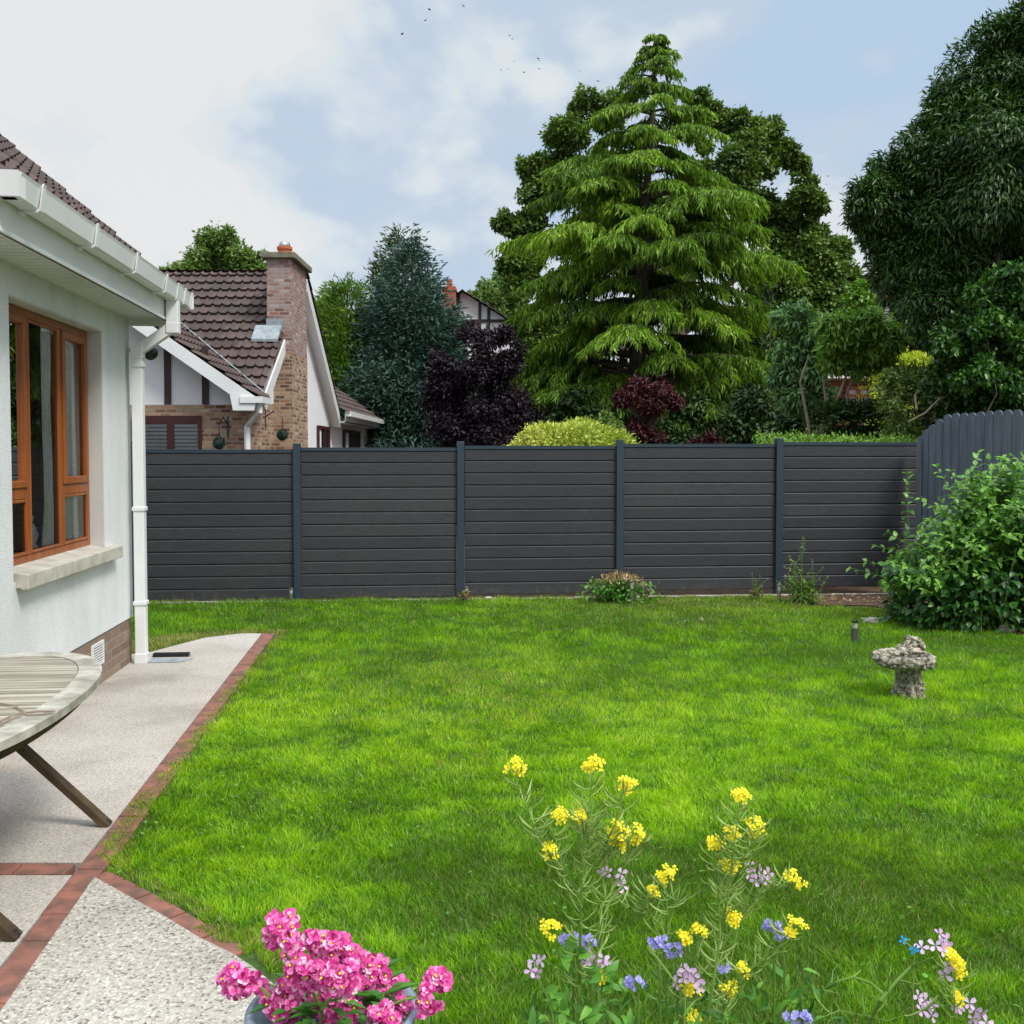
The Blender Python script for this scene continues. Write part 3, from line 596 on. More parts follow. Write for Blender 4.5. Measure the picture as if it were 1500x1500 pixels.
figurine(6.48,.8,'small grey figurine behind the lower left window pane',simple('china_grey',(.35,.38,.4),None,20,.25,0))
# ================================================================== TABLE
tb=thing('garden_table','weathered grey teak oval garden table on crossed legs','table',(-2.28,4.10,0),R(5.6))
A_,B_,NE=.49,1.09,2.25
def sup(t,a,b_): c=math.cos(t);s=math.sin(t); return (math.copysign(abs(c)**(2/NE),c)*a,math.copysign(abs(s)**(2/NE),s)*b_)
def half_w(y,a,b_): return a*max(0,1-abs(y/b_)**NE)**(1/NE)
ai,bi=A_-.105,B_-.105
b=MB(); y=-bi+.01
while y<bi-.02:
    y1=min(y+.046,bi-.004); w0=half_w(y,ai,bi)-.004;w1=half_w(y1,ai,bi)-.004; vv=random.random()
    if min(w0,w1)>.02:
        b.prism([(-w0,y),(w0,y),(w1,y1),(-w1,y1)],.718,.738,0,vv)
    y=y1+.006
b.build('slats',M['teak'],tb,local=True)
b=MB(); n_=96
for j in range(n_):
    t0=2*math.pi*j/n_;t1=2*math.pi*(j+1)/n_
    q=[sup(t0,ai,bi),sup(t0,A_,B_),sup(t1,A_,B_),sup(t1,ai,bi)]; 
    vs=[];
    for (x,y) in q: vs.append((x,y,.708))
    for (x,y) in q: vs.append((x,y,.741))
    b.add(vs,[(4,5,6,7),(0,3,2,1),(1,2,6,5),(0,4,7,3)])
o=b.build('rim',M['teakrim'],tb,local=True)
b=MB()
for j in range(n_):
    t0=2*math.pi*j/n_;t1=2*math.pi*(j+1)/n_; q=[sup(t0,A_-.09,B_-.09),sup(t0,A_-.06,B_-.06),sup(t1,A_-.06,B_-.06),sup(t1,A_-.09,B_-.09)]
    b.add([(x,y,.65) for x,y in q]+[(x,y,.7075) for x,y in q],[(4,5,6,7),(0,3,2,1),(1,2,6,5),(0,4,7,3)])
b.build('apron',M['teakdark'],tb,local=True)
for yy in (.56,-.56):
    for sg in (1,-1):
        b=MB(); a=Vector((sg*.455,yy+sg*.02,.012)); e=Vector((-sg*.24,yy+sg*.02,.70)); b.beam(a,e,.034,.062,(0,1,0)); lg=b.build('leg',M['teakdark'],tb,local=True,bevel=.004)
        b=MB(); b.lathe([(.014,0),(.016,.012),(.008,.03)],10,(sg*.45,yy+sg*.02,.016)); b.build('foot_pad',M['black'],lg,local=True)
b=MB(); b.beam((0,-.56,.42),(0,.56,.42),.04,.06); b.build('stretcher',M['teakdark'],tb,local=True)
cd=MB()
def T2(px,py): q=G(px,py,.745); return q
for path in ([(-40,1035),(0,1031),(20,1034),(33,1041),(38,1046)],[(38,1046),(20,1052),(0,1062),(-30,1070)],[(38,1044),(60,1042),(80,1043)],[(38,1048),(60,1047),(78,1045)],[(36,1044),(15,1050),(0,1057),(-20,1060)]):
    cd.tube([T2(*p)+Vector((0,0,.002)) for p in path],.0035,6)
tag(cd.build('cord',M['cord']),'thin brown cord lying loose on the garden table','cord')
# ================================================================== NEIGHBOUR HOUSE (left, beyond the fence)
nh=thing('neighbour_house','brick and white gabled house with brown tiled roof and tall chimney beyond the fence','house',(-6,17,0))
XW=-3.62; YF=14.0; YB=20.3; ZE=2.52; RZ=4.62; YR=17.3; ptn=math.atan2(RZ-ZE,YR-14.35)
b=MB()
b.box(-13,XW,YF,YF+.3,0,2.42)             # front brick wall
b.box(XW-.3,XW,YF+.3,15.66,0,2.50)        # side brick
b.build('brick_wall',M['brick'],nh)
b=MB(); b.extr([(XW,15.66,0),(XW,YB,0),(XW,YB,ZE),(XW,YR,RZ-.08),(XW,15.66,3.38)],(-.3,0,0))
b.extr([(XW,14.45,2.505),(XW,15.655,2.505),(XW,15.655,3.36)],(-.3,0,0))
b.extr([(-9.35,YF+.02,2.422),(XW-.02,YF+.02,2.422),(-6.45,YF+.02,4.45)],(0,.26,0))
b.box(XW-.3,XW-.02,YB+.002,26.8,0,2.52); b.box(-9,XW-.3,26.5,26.8,0,2.52)
b.build('white_wall',M['whitewall'],nh)
b=MB()
def onfront(px,Y=YF): return (px-750)/1500*Y
for px,zt in ((247,3.35),(302,2.80)):
    x=onfront(px); b.box(x-.045,x+.045,YF-.004,YF+.021,2.425,zt+.42)
b.build('timber',M['timber'],nh)
# front gable roof: ridge along Y at x=-6.45
XE=-3.42; XR=-6.45; tf=(4.60-2.50)/(XE-XR); pf=math.atan(tf)
b=MB(); YG=YF-.32
b.extr([(XE+.02,YG,2.50),(XR,YG,2.50+tf*(XE-XR)),(XR,YG,2.32+tf*(XE-XR)),(XE-.34,YG,2.545),(XE-.30,YG,2.33),(XE-.02,YG,2.33)],(0,.03,0))
b.extr([(XR,YG,2.50+tf*(XE-XR)),(XR-3.05,YG,2.48),(XR-3.05,YG,2.28),(XR,YG,2.27+tf*(XE-XR))],(0,.03,0))
# rakes on the right gable
tm=math.tan(ptn); XO=XW+.16
b.extr([(XO,14.15,ZE-.06),(XO,YR,RZ+.06),(XO,YR,RZ-.13),(XO,14.35,ZE-.16)],(.025,0,0))
b.extr([(XO,YR,RZ+.06),(XO,YB+.25,ZE-.02),(XO,YB+.25,ZE-.24),(XO,YR,RZ-.15)],(.025,0,0))
b.extr([(XO,YR,RZ-.15),(XO,YB+.25,ZE-.24),(XW,YB+.25,ZE-.22),(XW,YR,RZ-.13)],(0,0,.02))
b.box(XE-.29,XE-.02,YG+.03,YF,2.325,2.345)
b.box(XW,XW+.3,YB+.2,26.95,2.38,2.40); b.box(XW+.28,XW+.30,YB+.2,26.95,2.38,2.56)
b.build('bargeboard',M['upvc'],nh)
tile_roof('roof',(XR,14.12,ZE+.0),(1,0,0),(0,math.cos(ptn),math.sin(ptn)),XO-XR+.03,(YR-14.12)/math.cos(ptn),.27,.30,lambda a,s:(s*math.cos(ptn)>(XE-XR-a)-.15 and not(a>2.62 and s>1.75 and False)),None,nh)
tile_roof('roof',(-13.5,14.12,ZE+.0),(1,0,0),(0,math.cos(ptn),math.sin(ptn)),7.05,(YR-14.12)/math.cos(ptn),.27,.30,None,None,nh)
tile_roof('roof',(XO+.03,YB+.25,ZE),(-1,0,0),(0,-math.cos(ptn),math.sin(ptn)),9,(YB+.25-YR)/math.cos(ptn),.27,.30,None,None,nh)
tile_roof('roof',(XE,YG,2.52),(0,1,0),(-math.cos(pf),0,math.sin(pf)),3.4,(XE-XR)/math.cos(pf),.27,.30,lambda a,s:(a-.42)<s*math.cos(pf)+.12,None,nh)
tile_roof('roof',(XR-3.03,YG,2.52),(0,1,0),(math.cos(pf),0,math.sin(pf)),3.4,(XE-XR)/math.cos(pf),.27,.30,None,None,nh)
ph=R(35); hipc=26.95
tile_roof('roof',(XW+.34,YB+.1,2.56),(0,1,0),(-math.cos(ph),0,math.sin(ph)),hipc-YB-.1,3.6,.27,.30,lambda a,s:(a<(hipc-YB-.1)-s*math.cos(ph)),None,nh)
b=MB(); b.tube([(-13.5,YR,RZ+.05),(XO,YR,RZ+.05)],.075,10); b.build('ridge_tiles',M['tile'],nh)
b=MB(); b.tube([(XE-.0,14.14,2.60),(XR+.4,14.14+(XE-XR)-.4,RZ-.18)],.012,6); b.build('valley_flashing',M['lead'],nh)
# chimney
ch=MB(); cx0,cx1=-3.66,-3.345; cy0,cy1=15.6,16.78
ch.box(XW,cx1,cy0,cy1,0,3.299); ch.box(cx0-.05,cx1,cy0+.002,cy1-.002,3.3,4.70); 
cho=ch.build('chimney',M['chimbrick'],nh)
b=MB(); b.box(XW-.004,cx1+.004,cy0-.004,cy1+.004,0,3.28); b.build('chimney_breast',M['brick'],nh)
b=MB(); b.box(cx0-.12,cx1+.08,cy0-.08,cy1+.08,4.70,4.79); b.build('cap',M['cap'],cho,bevel=.01)
b=MB(); b.lathe([(.10,0),(.105,.09),(.12,.10),(.12,.14),(.09,.14)],14,(-3.50,15.9,4.79)); b.build('pot',M['pot'],cho)
b=MB(); b.lathe([(.09,0),(.09,.03),(.075,.07),(.02,.10)],12,(-3.50,15.9,4.93)); b.build('cowl',M['steel'],cho)
b=MB(); b.extr([(cx0-.22,cy0-.30,3.42),(cx1-.14,cy0-.30,3.42),(cx1-.14,cy0-.01,3.66),(cx0-.22,cy0-.01,3.66)],(0,0,.04)); b.box(cx0-.06,cx1-.12,cy0-.012,cy0-.005,3.60,3.80); b.build('flashing',M['lead'],cho)
# front window
w0,w1=onfront(196),onfront(297)
b=MB(); rect_f=[(w0,w0+.06),(w1-.06,w1)]
fy=YF-.012
b.box(w0,w1,fy-.03,fy,2.16,2.27); b.box(w0,w0+.06,fy-.03,fy,1.0,2.16); b.box(w1-.05,w1,fy-.03,fy,1.0,2.16); xm=onfront(252); b.box(xm-.05,xm+.05,fy-.03,fy,1.0,2.16); b.box(w0,w1,fy-.03,fy,.93,1.0)
nw=b.build('window',M['mahog'],nh)
b=MB(); z=1.02
while z<2.14: b.box(w0+.06,xm-.05,YF-.028,YF-.018,z,z+.042); b.box(xm+.05,w1-.05,YF-.028,YF-.018,z,z+.042); z+=.052
b.build('blind',M['blind'],nw)
b=MB(); b.box(w0+.02,w1-.02,YF-.012,YF-.006,.98,2.2); b.build('dark_pane',M['room'],nw)
b=MB(); b.add([(w0+.06,YF-.033,1.0),(w1-.05,YF-.033,1.0),(w1-.05,YF-.033,2.16),(w0+.06,YF-.033,2.16)],[(0,1,2,3)]); b.build('pane',M['glass'],nw)
# windows in the side walls
def sidewin(pa,pb,zt,X=XW):
    ya=X/((pa-750)/1500); yb=X/((pb-750)/1500); ya,yb=min(ya,yb),max(ya,yb); x=X+.004
    b=MB(); b.box(x,x+.04,ya,yb,1.0,1.07);b.box(x,x+.04,ya,yb,zt-.07,zt);b.box(x,x+.04,ya,ya+.09,1.07,zt-.07);b.box(x,x+.04,yb-.09,yb,1.07,zt-.07); ym=ya+(yb-ya)*.58; b.box(x,x+.041,ym-.06,ym+.06,1.07,zt-.07)
    o=b.build('window',M['mahog'],nh); b=MB(); b.box(x,x+.012,ya+.08,yb-.08,1.06,zt-.06); b.build('pane',M['black'],o)
    b=MB(); b.box(x+.013,x+.018,ya+.1,ya+.1+(yb-ya)*.22,1.07,zt-.07); b.build('blind',M['blind'],o)
sidewin(464,481,2.28); sidewin(503,526,2.28)
# gutters and downpipes
b=MB(); b.box(XE-.20,XE+.10,YG-.02,14.2,2.43,2.515)
b.build('gutter',M['upvc'],nh); b=MB(); b.tube([(XE+.03,YG+.1,2.45),(XE+.03,YG+.1,2.32),(XW+.02,YF-.06,2.12),(XW+.02,YF-.06,0)],.042,8)
b.build('downpipe',M['upvc'],nh); b=MB(); b.box(XW+.30,XW+.42,YB+.15,27.0,2.50,2.60); b.build('gutter',M['upvc'],nh); b=MB(); b.tube([(XW+.36,26.9,2.5),(XW+.3,26.9,2.35),(XW+.06,26.85,2.15),(XW+.06,26.85,0)],.045,8)
b.build('downpipe',M['upvc'],nh)
# hanging topiary balls
def ball(c,r,lab,wall):
    t=thing('topiary_ball',lab,'topiary ball',tuple(c),group='topiary balls hanging on the brick house')
    n=420; d=nrm(rnd(n)); B=np.array(c)+d*r*.82; leaves('foliage',B,nrm(d+rnd(n,.4)),nrm(rnd(n)),np.full(n,r*.3),np.full(n,r*.16),RNG.random(n),F['ball'],t)
    m=MB(); m.lathe([(r*math.sin(a)*.86,-r*math.cos(a)*.86) for a in np.linspace(.05,3.1,9)],12,c); m.build('core',M['room'],t,smooth=True)
    m=MB(); top=Vector(c)+Vector((0,0,.26)); m.tube([Vector(c),top],.006,5); m.build('chain',M['black'],t)
    m=MB(); wv=Vector(wall)-Vector(c); wv.z=0; base=top+wv; m.tube([top,top+wv*.5+Vector((0,0,.09)),base],.010,6); m.tube([base+Vector((0,0,.10)),base+Vector((0,0,-.18))],.012,6); m.build('bracket',M['black'],t)
c=P(321,649,13.78); ball(c,.085,'green topiary ball hanging on brick wall right of the blind window',(c.x+.06,13.99,c.z))
c=Vector((XW+.25,15.05,P(402,637,15.05).z)); ball(c,.085,'green topiary ball hanging by the chimney beside the white downpipe',(XW,15.05,c.z))
# ================================================================== FAR HOUSES
def gable_house(name,label,X0,X1,Y0,D,z0,z1,wallm,roofm,ridge='y'):
    h=thing(name,label,'house',((X0+X1)/2,Y0,0)); xm=(X0+X1)/2
    b=MB(); b.extr([(X0,Y0,-.1),(X1,Y0,-.1),(X1,Y0,z0),(xm,Y0,z1),(X0,Y0,z0)],(0,D,0)); b.build('wall',wallm,h)
    sl=math.atan2(z1-z0,xm-X0); S=(xm-X0)/math.cos(sl)+.5
    for sg,xe in ((1,X0-.4),(-1,X1+.4)):
        tile_roof('roof',(xe,Y0-.35,z0-.4*math.tan(sl)+.03),(0,1,0),(sg*math.cos(sl),0,math.sin(sl)),D+.7,S,.4,.5,None,roofm,h)
    return h
Yc=44; xL=onfront(600,Yc); xR=onfront(760,Yc)
zr=P(678,428,Yc).z; ze=P(760,478,Yc).z
ch_=gable_house('white_gabled_house','distant white gabled house with dark timbers and red brick chimney','house' and onfront(598,Yc),onfront(758,Yc),Yc,9,ze,zr,M['whitewall'],M['tile'])
b=MB()
for px in (672,703,716): x=onfront(px,Yc); b.box(x-.06,x+.06,Yc-.05,Yc+.01,4.2,min(ze+(onfront(758,Yc)-x)*(zr-ze)/(onfront(80+678-0,Yc)-onfront(678,Yc)),zr))
b.box(onfront(672,Yc),onfront(745,Yc),Yc-.052,Yc,P(0,470,Yc).z-.06,P(0,470,Yc).z+.06); b.build('timber',M['timber'],ch_)
b=MB(); x0,x1=onfront(676,Yc),onfront(702,Yc); z0,z1=P(0,492,Yc).z,P(0,471,Yc).z
b.box(x0,x1,Yc-.08,Yc,z0,z0+.08);b.box(x0,x1,Yc-.08,Yc,z1-.08,z1);b.box(x0,x0+.08,Yc-.08,Yc,z0+.08,z1-.08);b.box(x1-.08,x1,Yc-.08,Yc,z0+.08,z1-.08);b.box((x0+x1)/2-.05,(x0+x1)/2+.05,Yc-.08,Yc,z0+.08,z1-.08)
o=b.build('window',M['timber'],ch_); b=MB(); b.box(x0+.07,x1-.07,Yc-.05,Yc-.03,z0+.07,z1-.07); b.build('pane',simple('sky_glass',(.35,.42,.45),None,2,.1,0),o)
b=MB(); x0,x1=onfront(651,Yc),onfront(669,Yc); b.box(x0,x1,Yc-.75,Yc-.01,0,P(0,421,Yc-.4).z); o=b.build('chimney',M['redbrick'],ch_); zt=P(0,421,Yc-.4).z
b=MB(); b.box(x0-.04,x1+.04,Yc-.79,Yc+.03,zt-.18,zt-.05); b.build('band',M['pot'],o); b=MB(); b.lathe([(.13,0),(.12,.3),(.14,.32)],10,((x0+x1)/2,Yc-.4,zt)); b.build('pot',M['pot'],o)
Yd=46
rh=gable_house('brick_gabled_house','distant red brick house with pale grey roof seen between the dark trees','house' and onfront(1205,Yd),onfront(1325,Yd),Yd,9,P(0,428,Yd).z,P(0,398,Yd).z,M['redbrick'],M['slate'])
b=MB(); x=onfront(1258,Yd); zt=P(0,392,Yd).z; b.box(x-.22,x+.22,Yd+1,Yd+1.6,zt-2,zt); b.build('chimney',M['pot'],rh)
b=MB(); xm=onfront(1265,Yd); x0,x1=onfront(1205,Yd)-.4,onfront(1325,Yd)+.4; z1=P(0,398,Yd).z+.1; z0=z1-(xm-x0)*(P(0,398,Yd).z-P(0,428,Yd).z)/(xm-onfront(1205,Yd))
b.extr([(x0,Yd-.42,z0-.2),(xm,Yd-.42,z1-.2),(x1,Yd-.42,z0-.2),(x1,Yd-.42,z0+.05),(xm,Yd-.42,z1+.05),(x0,Yd-.42,z0+.05)],(0,.06,0)); b.build('bargeboard',M['whitewall'],rh)
# lean-to roof in front of it
b=MB(); a=P(1284,477,43);c=P(1324,459,44.5); b.box(a.x,c.x,43.3,45.9,0,a.z-.1); b.build('extension_wall',M['whitewall'],rh)
tile_roof('roof',(a.x-.3,43,a.z),(1,0,0),(0,math.cos(.5),math.sin(.5)),c.x-a.x+.6,3.0,.4,.5,None,M['slate'],rh)
# low garden house
Yg=27; gx0,gx1=onfront(1120,Yg),onfront(1300,Yg); gz=P(0,556,Yg).z
gh=thing('garden_house','low brick house with white fascia and orange framed windows behind small trees','house',((gx0+gx1)/2,Yg,0))
b=MB(); b.box(gx0,gx1,Yg,Yg+5,0,gz); b.build('wall',M['redbrick'],gh)
b=MB(); b.box(gx0-.3,gx1+.3,Yg-.5,Yg+5.3,gz,gz+.28); b.build('fascia',M['whitewall'],gh)
b=MB(); b.box(gx0-.2,gx1+.2,Yg-.4,Yg+5.2,gz+.28,gz+.40); b.build('roof',M['slate'],gh)
x0,x1=onfront(1236,Yg),onfront(1292,Yg); z0,z1=P(0,606,Yg).z,P(0,566,Yg).z; n_=3
b=MB(); b.box(x0,x1,Yg-.09,Yg-.002,z1-.09,z1); b.box(x0,x1,Yg-.09,Yg-.002,z0-.05,z0+.06); b.box(x0,x1,Yg-.088,Yg-.002,(z0+z1)/2+.08,(z0+z1)/2+.15)
for k in range(n_+1): x=x0+(x1-x0-.09)*k/n_; b.box(x,x+.09,Yg-.085,Yg-.002,z0+.06,z1-.09)
o=b.build('window',simple('orange_wood_frame',(.42,.14,.03),None,8,.5,.1),gh); b=MB(); b.box(x0,x1,Yg-.03,Yg-.003,z0,z1-.02); b.build('pane',M['curtain'],o)
# ================================================================== VEGETATION GENERATORS
def branch_path(a,bb,sag=.0,k=6,wob=.05):
    a=Vector(a);bb=Vector(bb);L=(bb-a).length; pts=[]
    for i in range(k+1):
        t=i/k; p=a.lerp(bb,t); p.z+=sag*math.sin(math.pi*t); 
        if 0<i<k: p+=Vector((random.gauss(0,1),random.gauss(0,1),random.gauss(0,1)))*L*wob*.5
        pts.append(p)
    return pts
def crown_blobs(t,blobs,Y,fol,n,L,W,sub=14,subr=.40,shell=.62,down=.35,out=.8,depth=.8,mat_trunk='bark',trunk=None,trunk_r=.15,branches=True,fold=.12,name='crown',twigs=0,flat=1.0,ybias=None,cover=0):
    """blobs: (px,py,r_px[,dy]) seen at depth Y; each becomes a lump of smaller leaf clumps"""
    Cs=[];Rs=[]
    for bb in blobs:
        px,py,rp=bb[:3]; dy=bb[3] if len(bb)>3 else RNG.normal(0,.3)*rp/1500*Y
        Cs.append(P(px,py,Y+dy)); Rs.append(rp/1500*Y)
    sc=[];sr=[]
    for c,r in zip(Cs,Rs):
        k=max(4,int(sub*(1))); d=nrm(rnd(k)); rr=RNG.uniform(.35,.95,k)[:,None]
        q=np.array(c)+d*rr*r*np.array([1,depth,flat])*.82; s=r*subr*RNG.uniform(.6,1.25,k)
        sc.append(q); sr.append(s)
    sc=np.concatenate(sc); sr=np.concatenate(sr)
    wts=sr**2; wts/=wts.sum(); idx=RNG.choice(len(sc),n,p=wts)
    d=nrm(rnd(n)); rad=(shell+(1-shell)*RNG.random(n)**.7)*(1+RNG.normal(0,.20,n))*np.where(RNG.random(n)<.14,RNG.uniform(1.1,1.75,n),1); B=sc[idx]+d*(sr[idx]*rad)[:,None]*np.array([1,1,.85])
    B[:,2]=np.maximum(B[:,2],.05)
    D=nrm(d*out+rnd(n,.55)+np.array([0,0,-down])); Nn=nrm(d*.7+np.array([0,0,.6])+rnd(n,.35))
    if cover:
        kk=RNG.random(n)<cover; nk=int(kk.sum()); CC=np.array([tuple(c) for c in Cs]); RR=np.array(Rs); wi=RNG.choice(len(CC),nk,p=RR**2/np.sum(RR**2)); dk=nrm(rnd(nk)); dk[:,1]=np.where(RNG.random(nk)<.75,-np.abs(dk[:,1]),dk[:,1])
        lump=1+.10*np.sin(dk[:,0]*9+wi)+.10*np.sin(dk[:,2]*8+wi*2)
        B[kk]=CC[wi]+dk*(RR[wi]*RNG.uniform(.78,1.0,nk)*lump)[:,None]*np.array([1,depth,1]); d[kk]=dk
        B[:,2]=np.maximum(B[:,2],.05); D=nrm(d*out+rnd(n,.55)+np.array([0,0,-down])); Nn=nrm(d*.7+np.array([0,0,.6])+rnd(n,.35))
    cv=RNG.normal(0,.13,len(sc))
    var=np.clip(.48+cv[idx]+RNG.normal(0,.17,n),.02,.98)
    leaves(name,B,D,Nn,L*RNG.uniform(.65,1.25,n),W*RNG.uniform(.7,1.2,n),var,F[fol],t,fold=fold,droop=.12)
    base=Vector(trunk) if trunk else Vector((float(np.mean(sc[:,0])),Y,0))
    top=Vector(np.mean(sc,0)); topz=max(c.z for c in Cs)
    m=MB(); tp=branch_path(base,(top.x,top.y,lerp(top.z,topz,.4)),0,7,.04); m.tube(tp,[trunk_r*(1-.75*i/7)*(1.35 if i==0 else 1) for i in range(8)],10)
    if branches:
        order=np.argsort(-sr)[:46]
        for i in order:
            q=Vector(sc[i]); f=min(.9,max(.25,(q.z-base.z-.25*sr[i])/(tp[-1].z-base.z+1e-6)*.75)); s=tp[0].lerp(tp[-1],f); kk=int(f*7); s=tp[kk].lerp(tp[min(kk+1,7)],f*7-kk)
            m.tube(branch_path(s,q,.1*(q-s).length,5,.09),[trunk_r*.34*(1-.85*j/5) for j in range(6)],5)
    m.build('trunk',M[mat_trunk],t)
    return sc,sr
def tree(name,label,cat,X,Y,group=None): return thing(name,label,cat,(X,Y,0),group=group)
def cone_tree(t,apex,hwp,basepy,Y,fol,n,L=.16,W=.05,pw=.8,lean=.35,mat_trunk='bark',tuft=220,prof=None,z0=.3,csf=1.0):
    """dense narrow conifer: clumps of feathery upswept shoots on a conical surface"""
    A=P(apex[0],apex[1],Y); zb=z0; H=A.z-zb; Rb=hwp/1500*Y
    k=tuft; u=1-np.sqrt(RNG.random(k))*.99 ; zc=zb+H*u
    rr=Rb*(1-u)**pw*(1+.14*np.sin(u*23+RNG.uniform(0,6)))*RNG.uniform(.70,1.10,k)
    az=RNG.uniform(0,2*np.pi,k); cs=(.10*Rb+.16*Rb*(1-u)**.7)*csf
    cen=np.stack([A.x+np.cos(az)*rr,Y+np.sin(az)*rr,zc],1)
    # always a leader
    cen[:3]=[(A.x,Y,A.z-.1),(A.x+.05,Y,A.z-.3),(A.x-.06,Y+.05,A.z-.5)]; cs[:3]=.10*Rb
    wts=cs**1.6; wts/=wts.sum(); idx=RNG.choice(k,n,p=wts)
    radial=np.stack([np.cos(az),np.sin(az),np.zeros(k)],1)[idx]
    B=cen[idx]+rnd(n)*(cs[idx]*.55)[:,None]*np.array([1,1,1.15]); D=nrm(radial*.9+rnd(n,.42)+np.array([0,0,lean])); N=nrm(rnd(n)+np.array([0,0,.5]))
    B[:,2]=np.maximum(B[:,2],.05)
    cv=RNG.normal(0,.15,k); var=np.clip(.48+cv[idx]+RNG.normal(0,.15,n),.02,.98)
    leaves('crown',B,D,N,L*RNG.uniform(.6,1.35,n),W*RNG.uniform(.7,1.3,n),var,F[fol],t,droop=.2)
    m=MB(); m.tube([(A.x,Y,0),(A.x,Y,A.z*.5),(A.x,Y,A.z-.15)],[Rb*.07+.04,Rb*.03+.02,.008],8)
    for i in range(60):
        j=random.randrange(k); q=Vector(cen[j]); m.tube(branch_path((A.x,Y,max(.4,q.z-.3*rr[j])),q,0,3,.05),[.035,.028,.02,.01],4)
    m.build('trunk',M[mat_trunk],t)
# ================================================================== BIG CEDAR
def cedar():
    Y=25.0; A=P(963,34,Y); X0=P(926,600,Y).x
    t=thing('cedar_tree','tall bright green conical cedar with layered drooping branches behind the fence','tree',(X0,Y,0))
    prof=[(34,3),(60,16),(85,34),(110,44),(150,68),(200,98),(250,136),(300,176),(350,192),(400,196),(450,194),(500,200),(540,216),(580,216),(610,165),(640,120)]
    py=np.array([p[0] for p in prof]);hw=np.array([p[1] for p in prof])/1500*Y
    zz=np.array([P(750,p[0],Y).z for p in prof])
    def trunkx(z): f=(z/A.z)**1.4; return X0+(A.x-X0)*f
    Bs=[];Ds=[];Ns=[];Ls=[];Ws=[];Vs=[]; wood=MB()
    nb=124; ga=2.39996
    low=[(548,180,3.75),(556,196,3.3),(540,160,3.2),(575,188,2.9),(585,205,2.7),(565,0,3.3),(545,-14,3.75),(560,-28,3.5),(590,-50,2.9),(600,-62,2.6),(575,-38,3.0),(598,236,2.4),(590,222,2.8),(520,10,3.5),(525,172,3.3),(480,-8,3.4),(610,-70,2.4)]
    for i in range(nb+len(low)):
        ex=low[i-nb] if i>=nb else None; i=min(i,nb-1) if ex else i
        u=((i+.5)/nb)**.82 if not ex else .03; z=2.75+(A.z-.25-2.75)*u; z=round(z/.62)*.62+random.gauss(0,.10) if z<A.z-1.6 else z+random.uniform(-.1,.1)
        Lb=np.interp(-(z-.55*(1-u)),-zz,hw)*random.choice([random.uniform(.50,.80),random.uniform(.8,1.14),random.uniform(.8,1.14)])
        az=i*ga+random.uniform(-.3,.3); rad=np.array([math.cos(az),math.sin(az),0.]); perp=np.array([-rad[1],rad[0],0.])
        if ex: z=P(750,ex[0],Y).z; Lb=ex[2]; az=R(ex[1]); rad=np.array([math.cos(az),math.sin(az),0.]); perp=np.array([-rad[1],rad[0],0.])
        tx=trunkx(z); rise=.16*(1-u*.5); dr=.06+.22*random.random(); bow=random.uniform(-.15,.15)
        def path(f): # f array 0..1
            f=np.asarray(f)[...,None]; return np.array([tx,Y,z])+rad*f*Lb+perp*bow*Lb*f**2+np.array([0,0,1.])*(rise*Lb*np.sin(f*2.2)-dr*Lb*f**2.3)
        fs=np.linspace(0,1,7); pp=path(fs); wood.tube([Vector(p) for p in pp],[.05*(1-.88*f)*(.35+Lb/3.5*.8) for f in fs],5)
        bvar=random.gauss(0,.12)
        ns=max(5,int(16*min(1,Lb/2.2)))
        for s in range(ns):
            f=.26+.74*(s+.5)/ns; 
            for side in (-1,1):
                p0=path(f); L2=(.40*Lb*(1.12-f)**.8+.12)*random.uniform(.6,1.2)
                if f>.93: L2*=.8
                an=random.uniform(.55,1.05); sdv=rad*math.cos(an)+perp*side*math.sin(an)
                m=max(5,int(L2/.085)); g=np.linspace(0.03,1,m)
                q=p0+g[:,None]*L2*sdv+np.array([0,0,1.])*(-.46*L2*g[:,None]**1.8+.05*L2*np.sin(g[:,None]*3))
                tipn=np.clip(f*.55+g*.45,0,1)
                for rep in range(3):
                    nn_=m; lat=np.cross(sdv,[0,0,1.])
                    sgn=RNG.choice([-1.,1.],nn_)[:,None]
                    D=sdv*.75+lat*sgn*RNG.uniform(.1,.8,(nn_,1))+np.array([0,0,-1.])*RNG.uniform(.25,1.0,(nn_,1))*(1+.8*g[:,None])+RNG.normal(0,.18,(nn_,3))
                    Bs.append(q+RNG.normal(0,.02,(nn_,3)));Ds.append(D);Ns.append(np.tile([0,0,1.],(nn_,1))+RNG.normal(0,.4,(nn_,3)))
                    Ls.append(RNG.uniform(.14,.30,nn_)*(.55+.5*min(1,Lb/2))); Ws.append(RNG.uniform(.020,.036,nn_))
                    Vs.append(np.clip(.40+bvar+.16*(tipn-.5)+RNG.normal(0,.17,nn_),.02,.98))
    B=np.concatenate(Bs); print('cedar',len(B))
    leaves('crown',B,nrm(np.concatenate(Ds)),nrm(np.concatenate(Ns)),np.concatenate(Ls),np.concatenate(Ws),np.concatenate(Vs),F['cedar'],t,fold=.2,droop=.35)
    wood.tube([(X0,Y,0),(trunkx(4),Y,4),(trunkx(8),Y,8),(A.x,Y,A.z-.4)],[.28,.20,.10,.02],12); wood.build('trunk',M['bark'],t)
cedar()
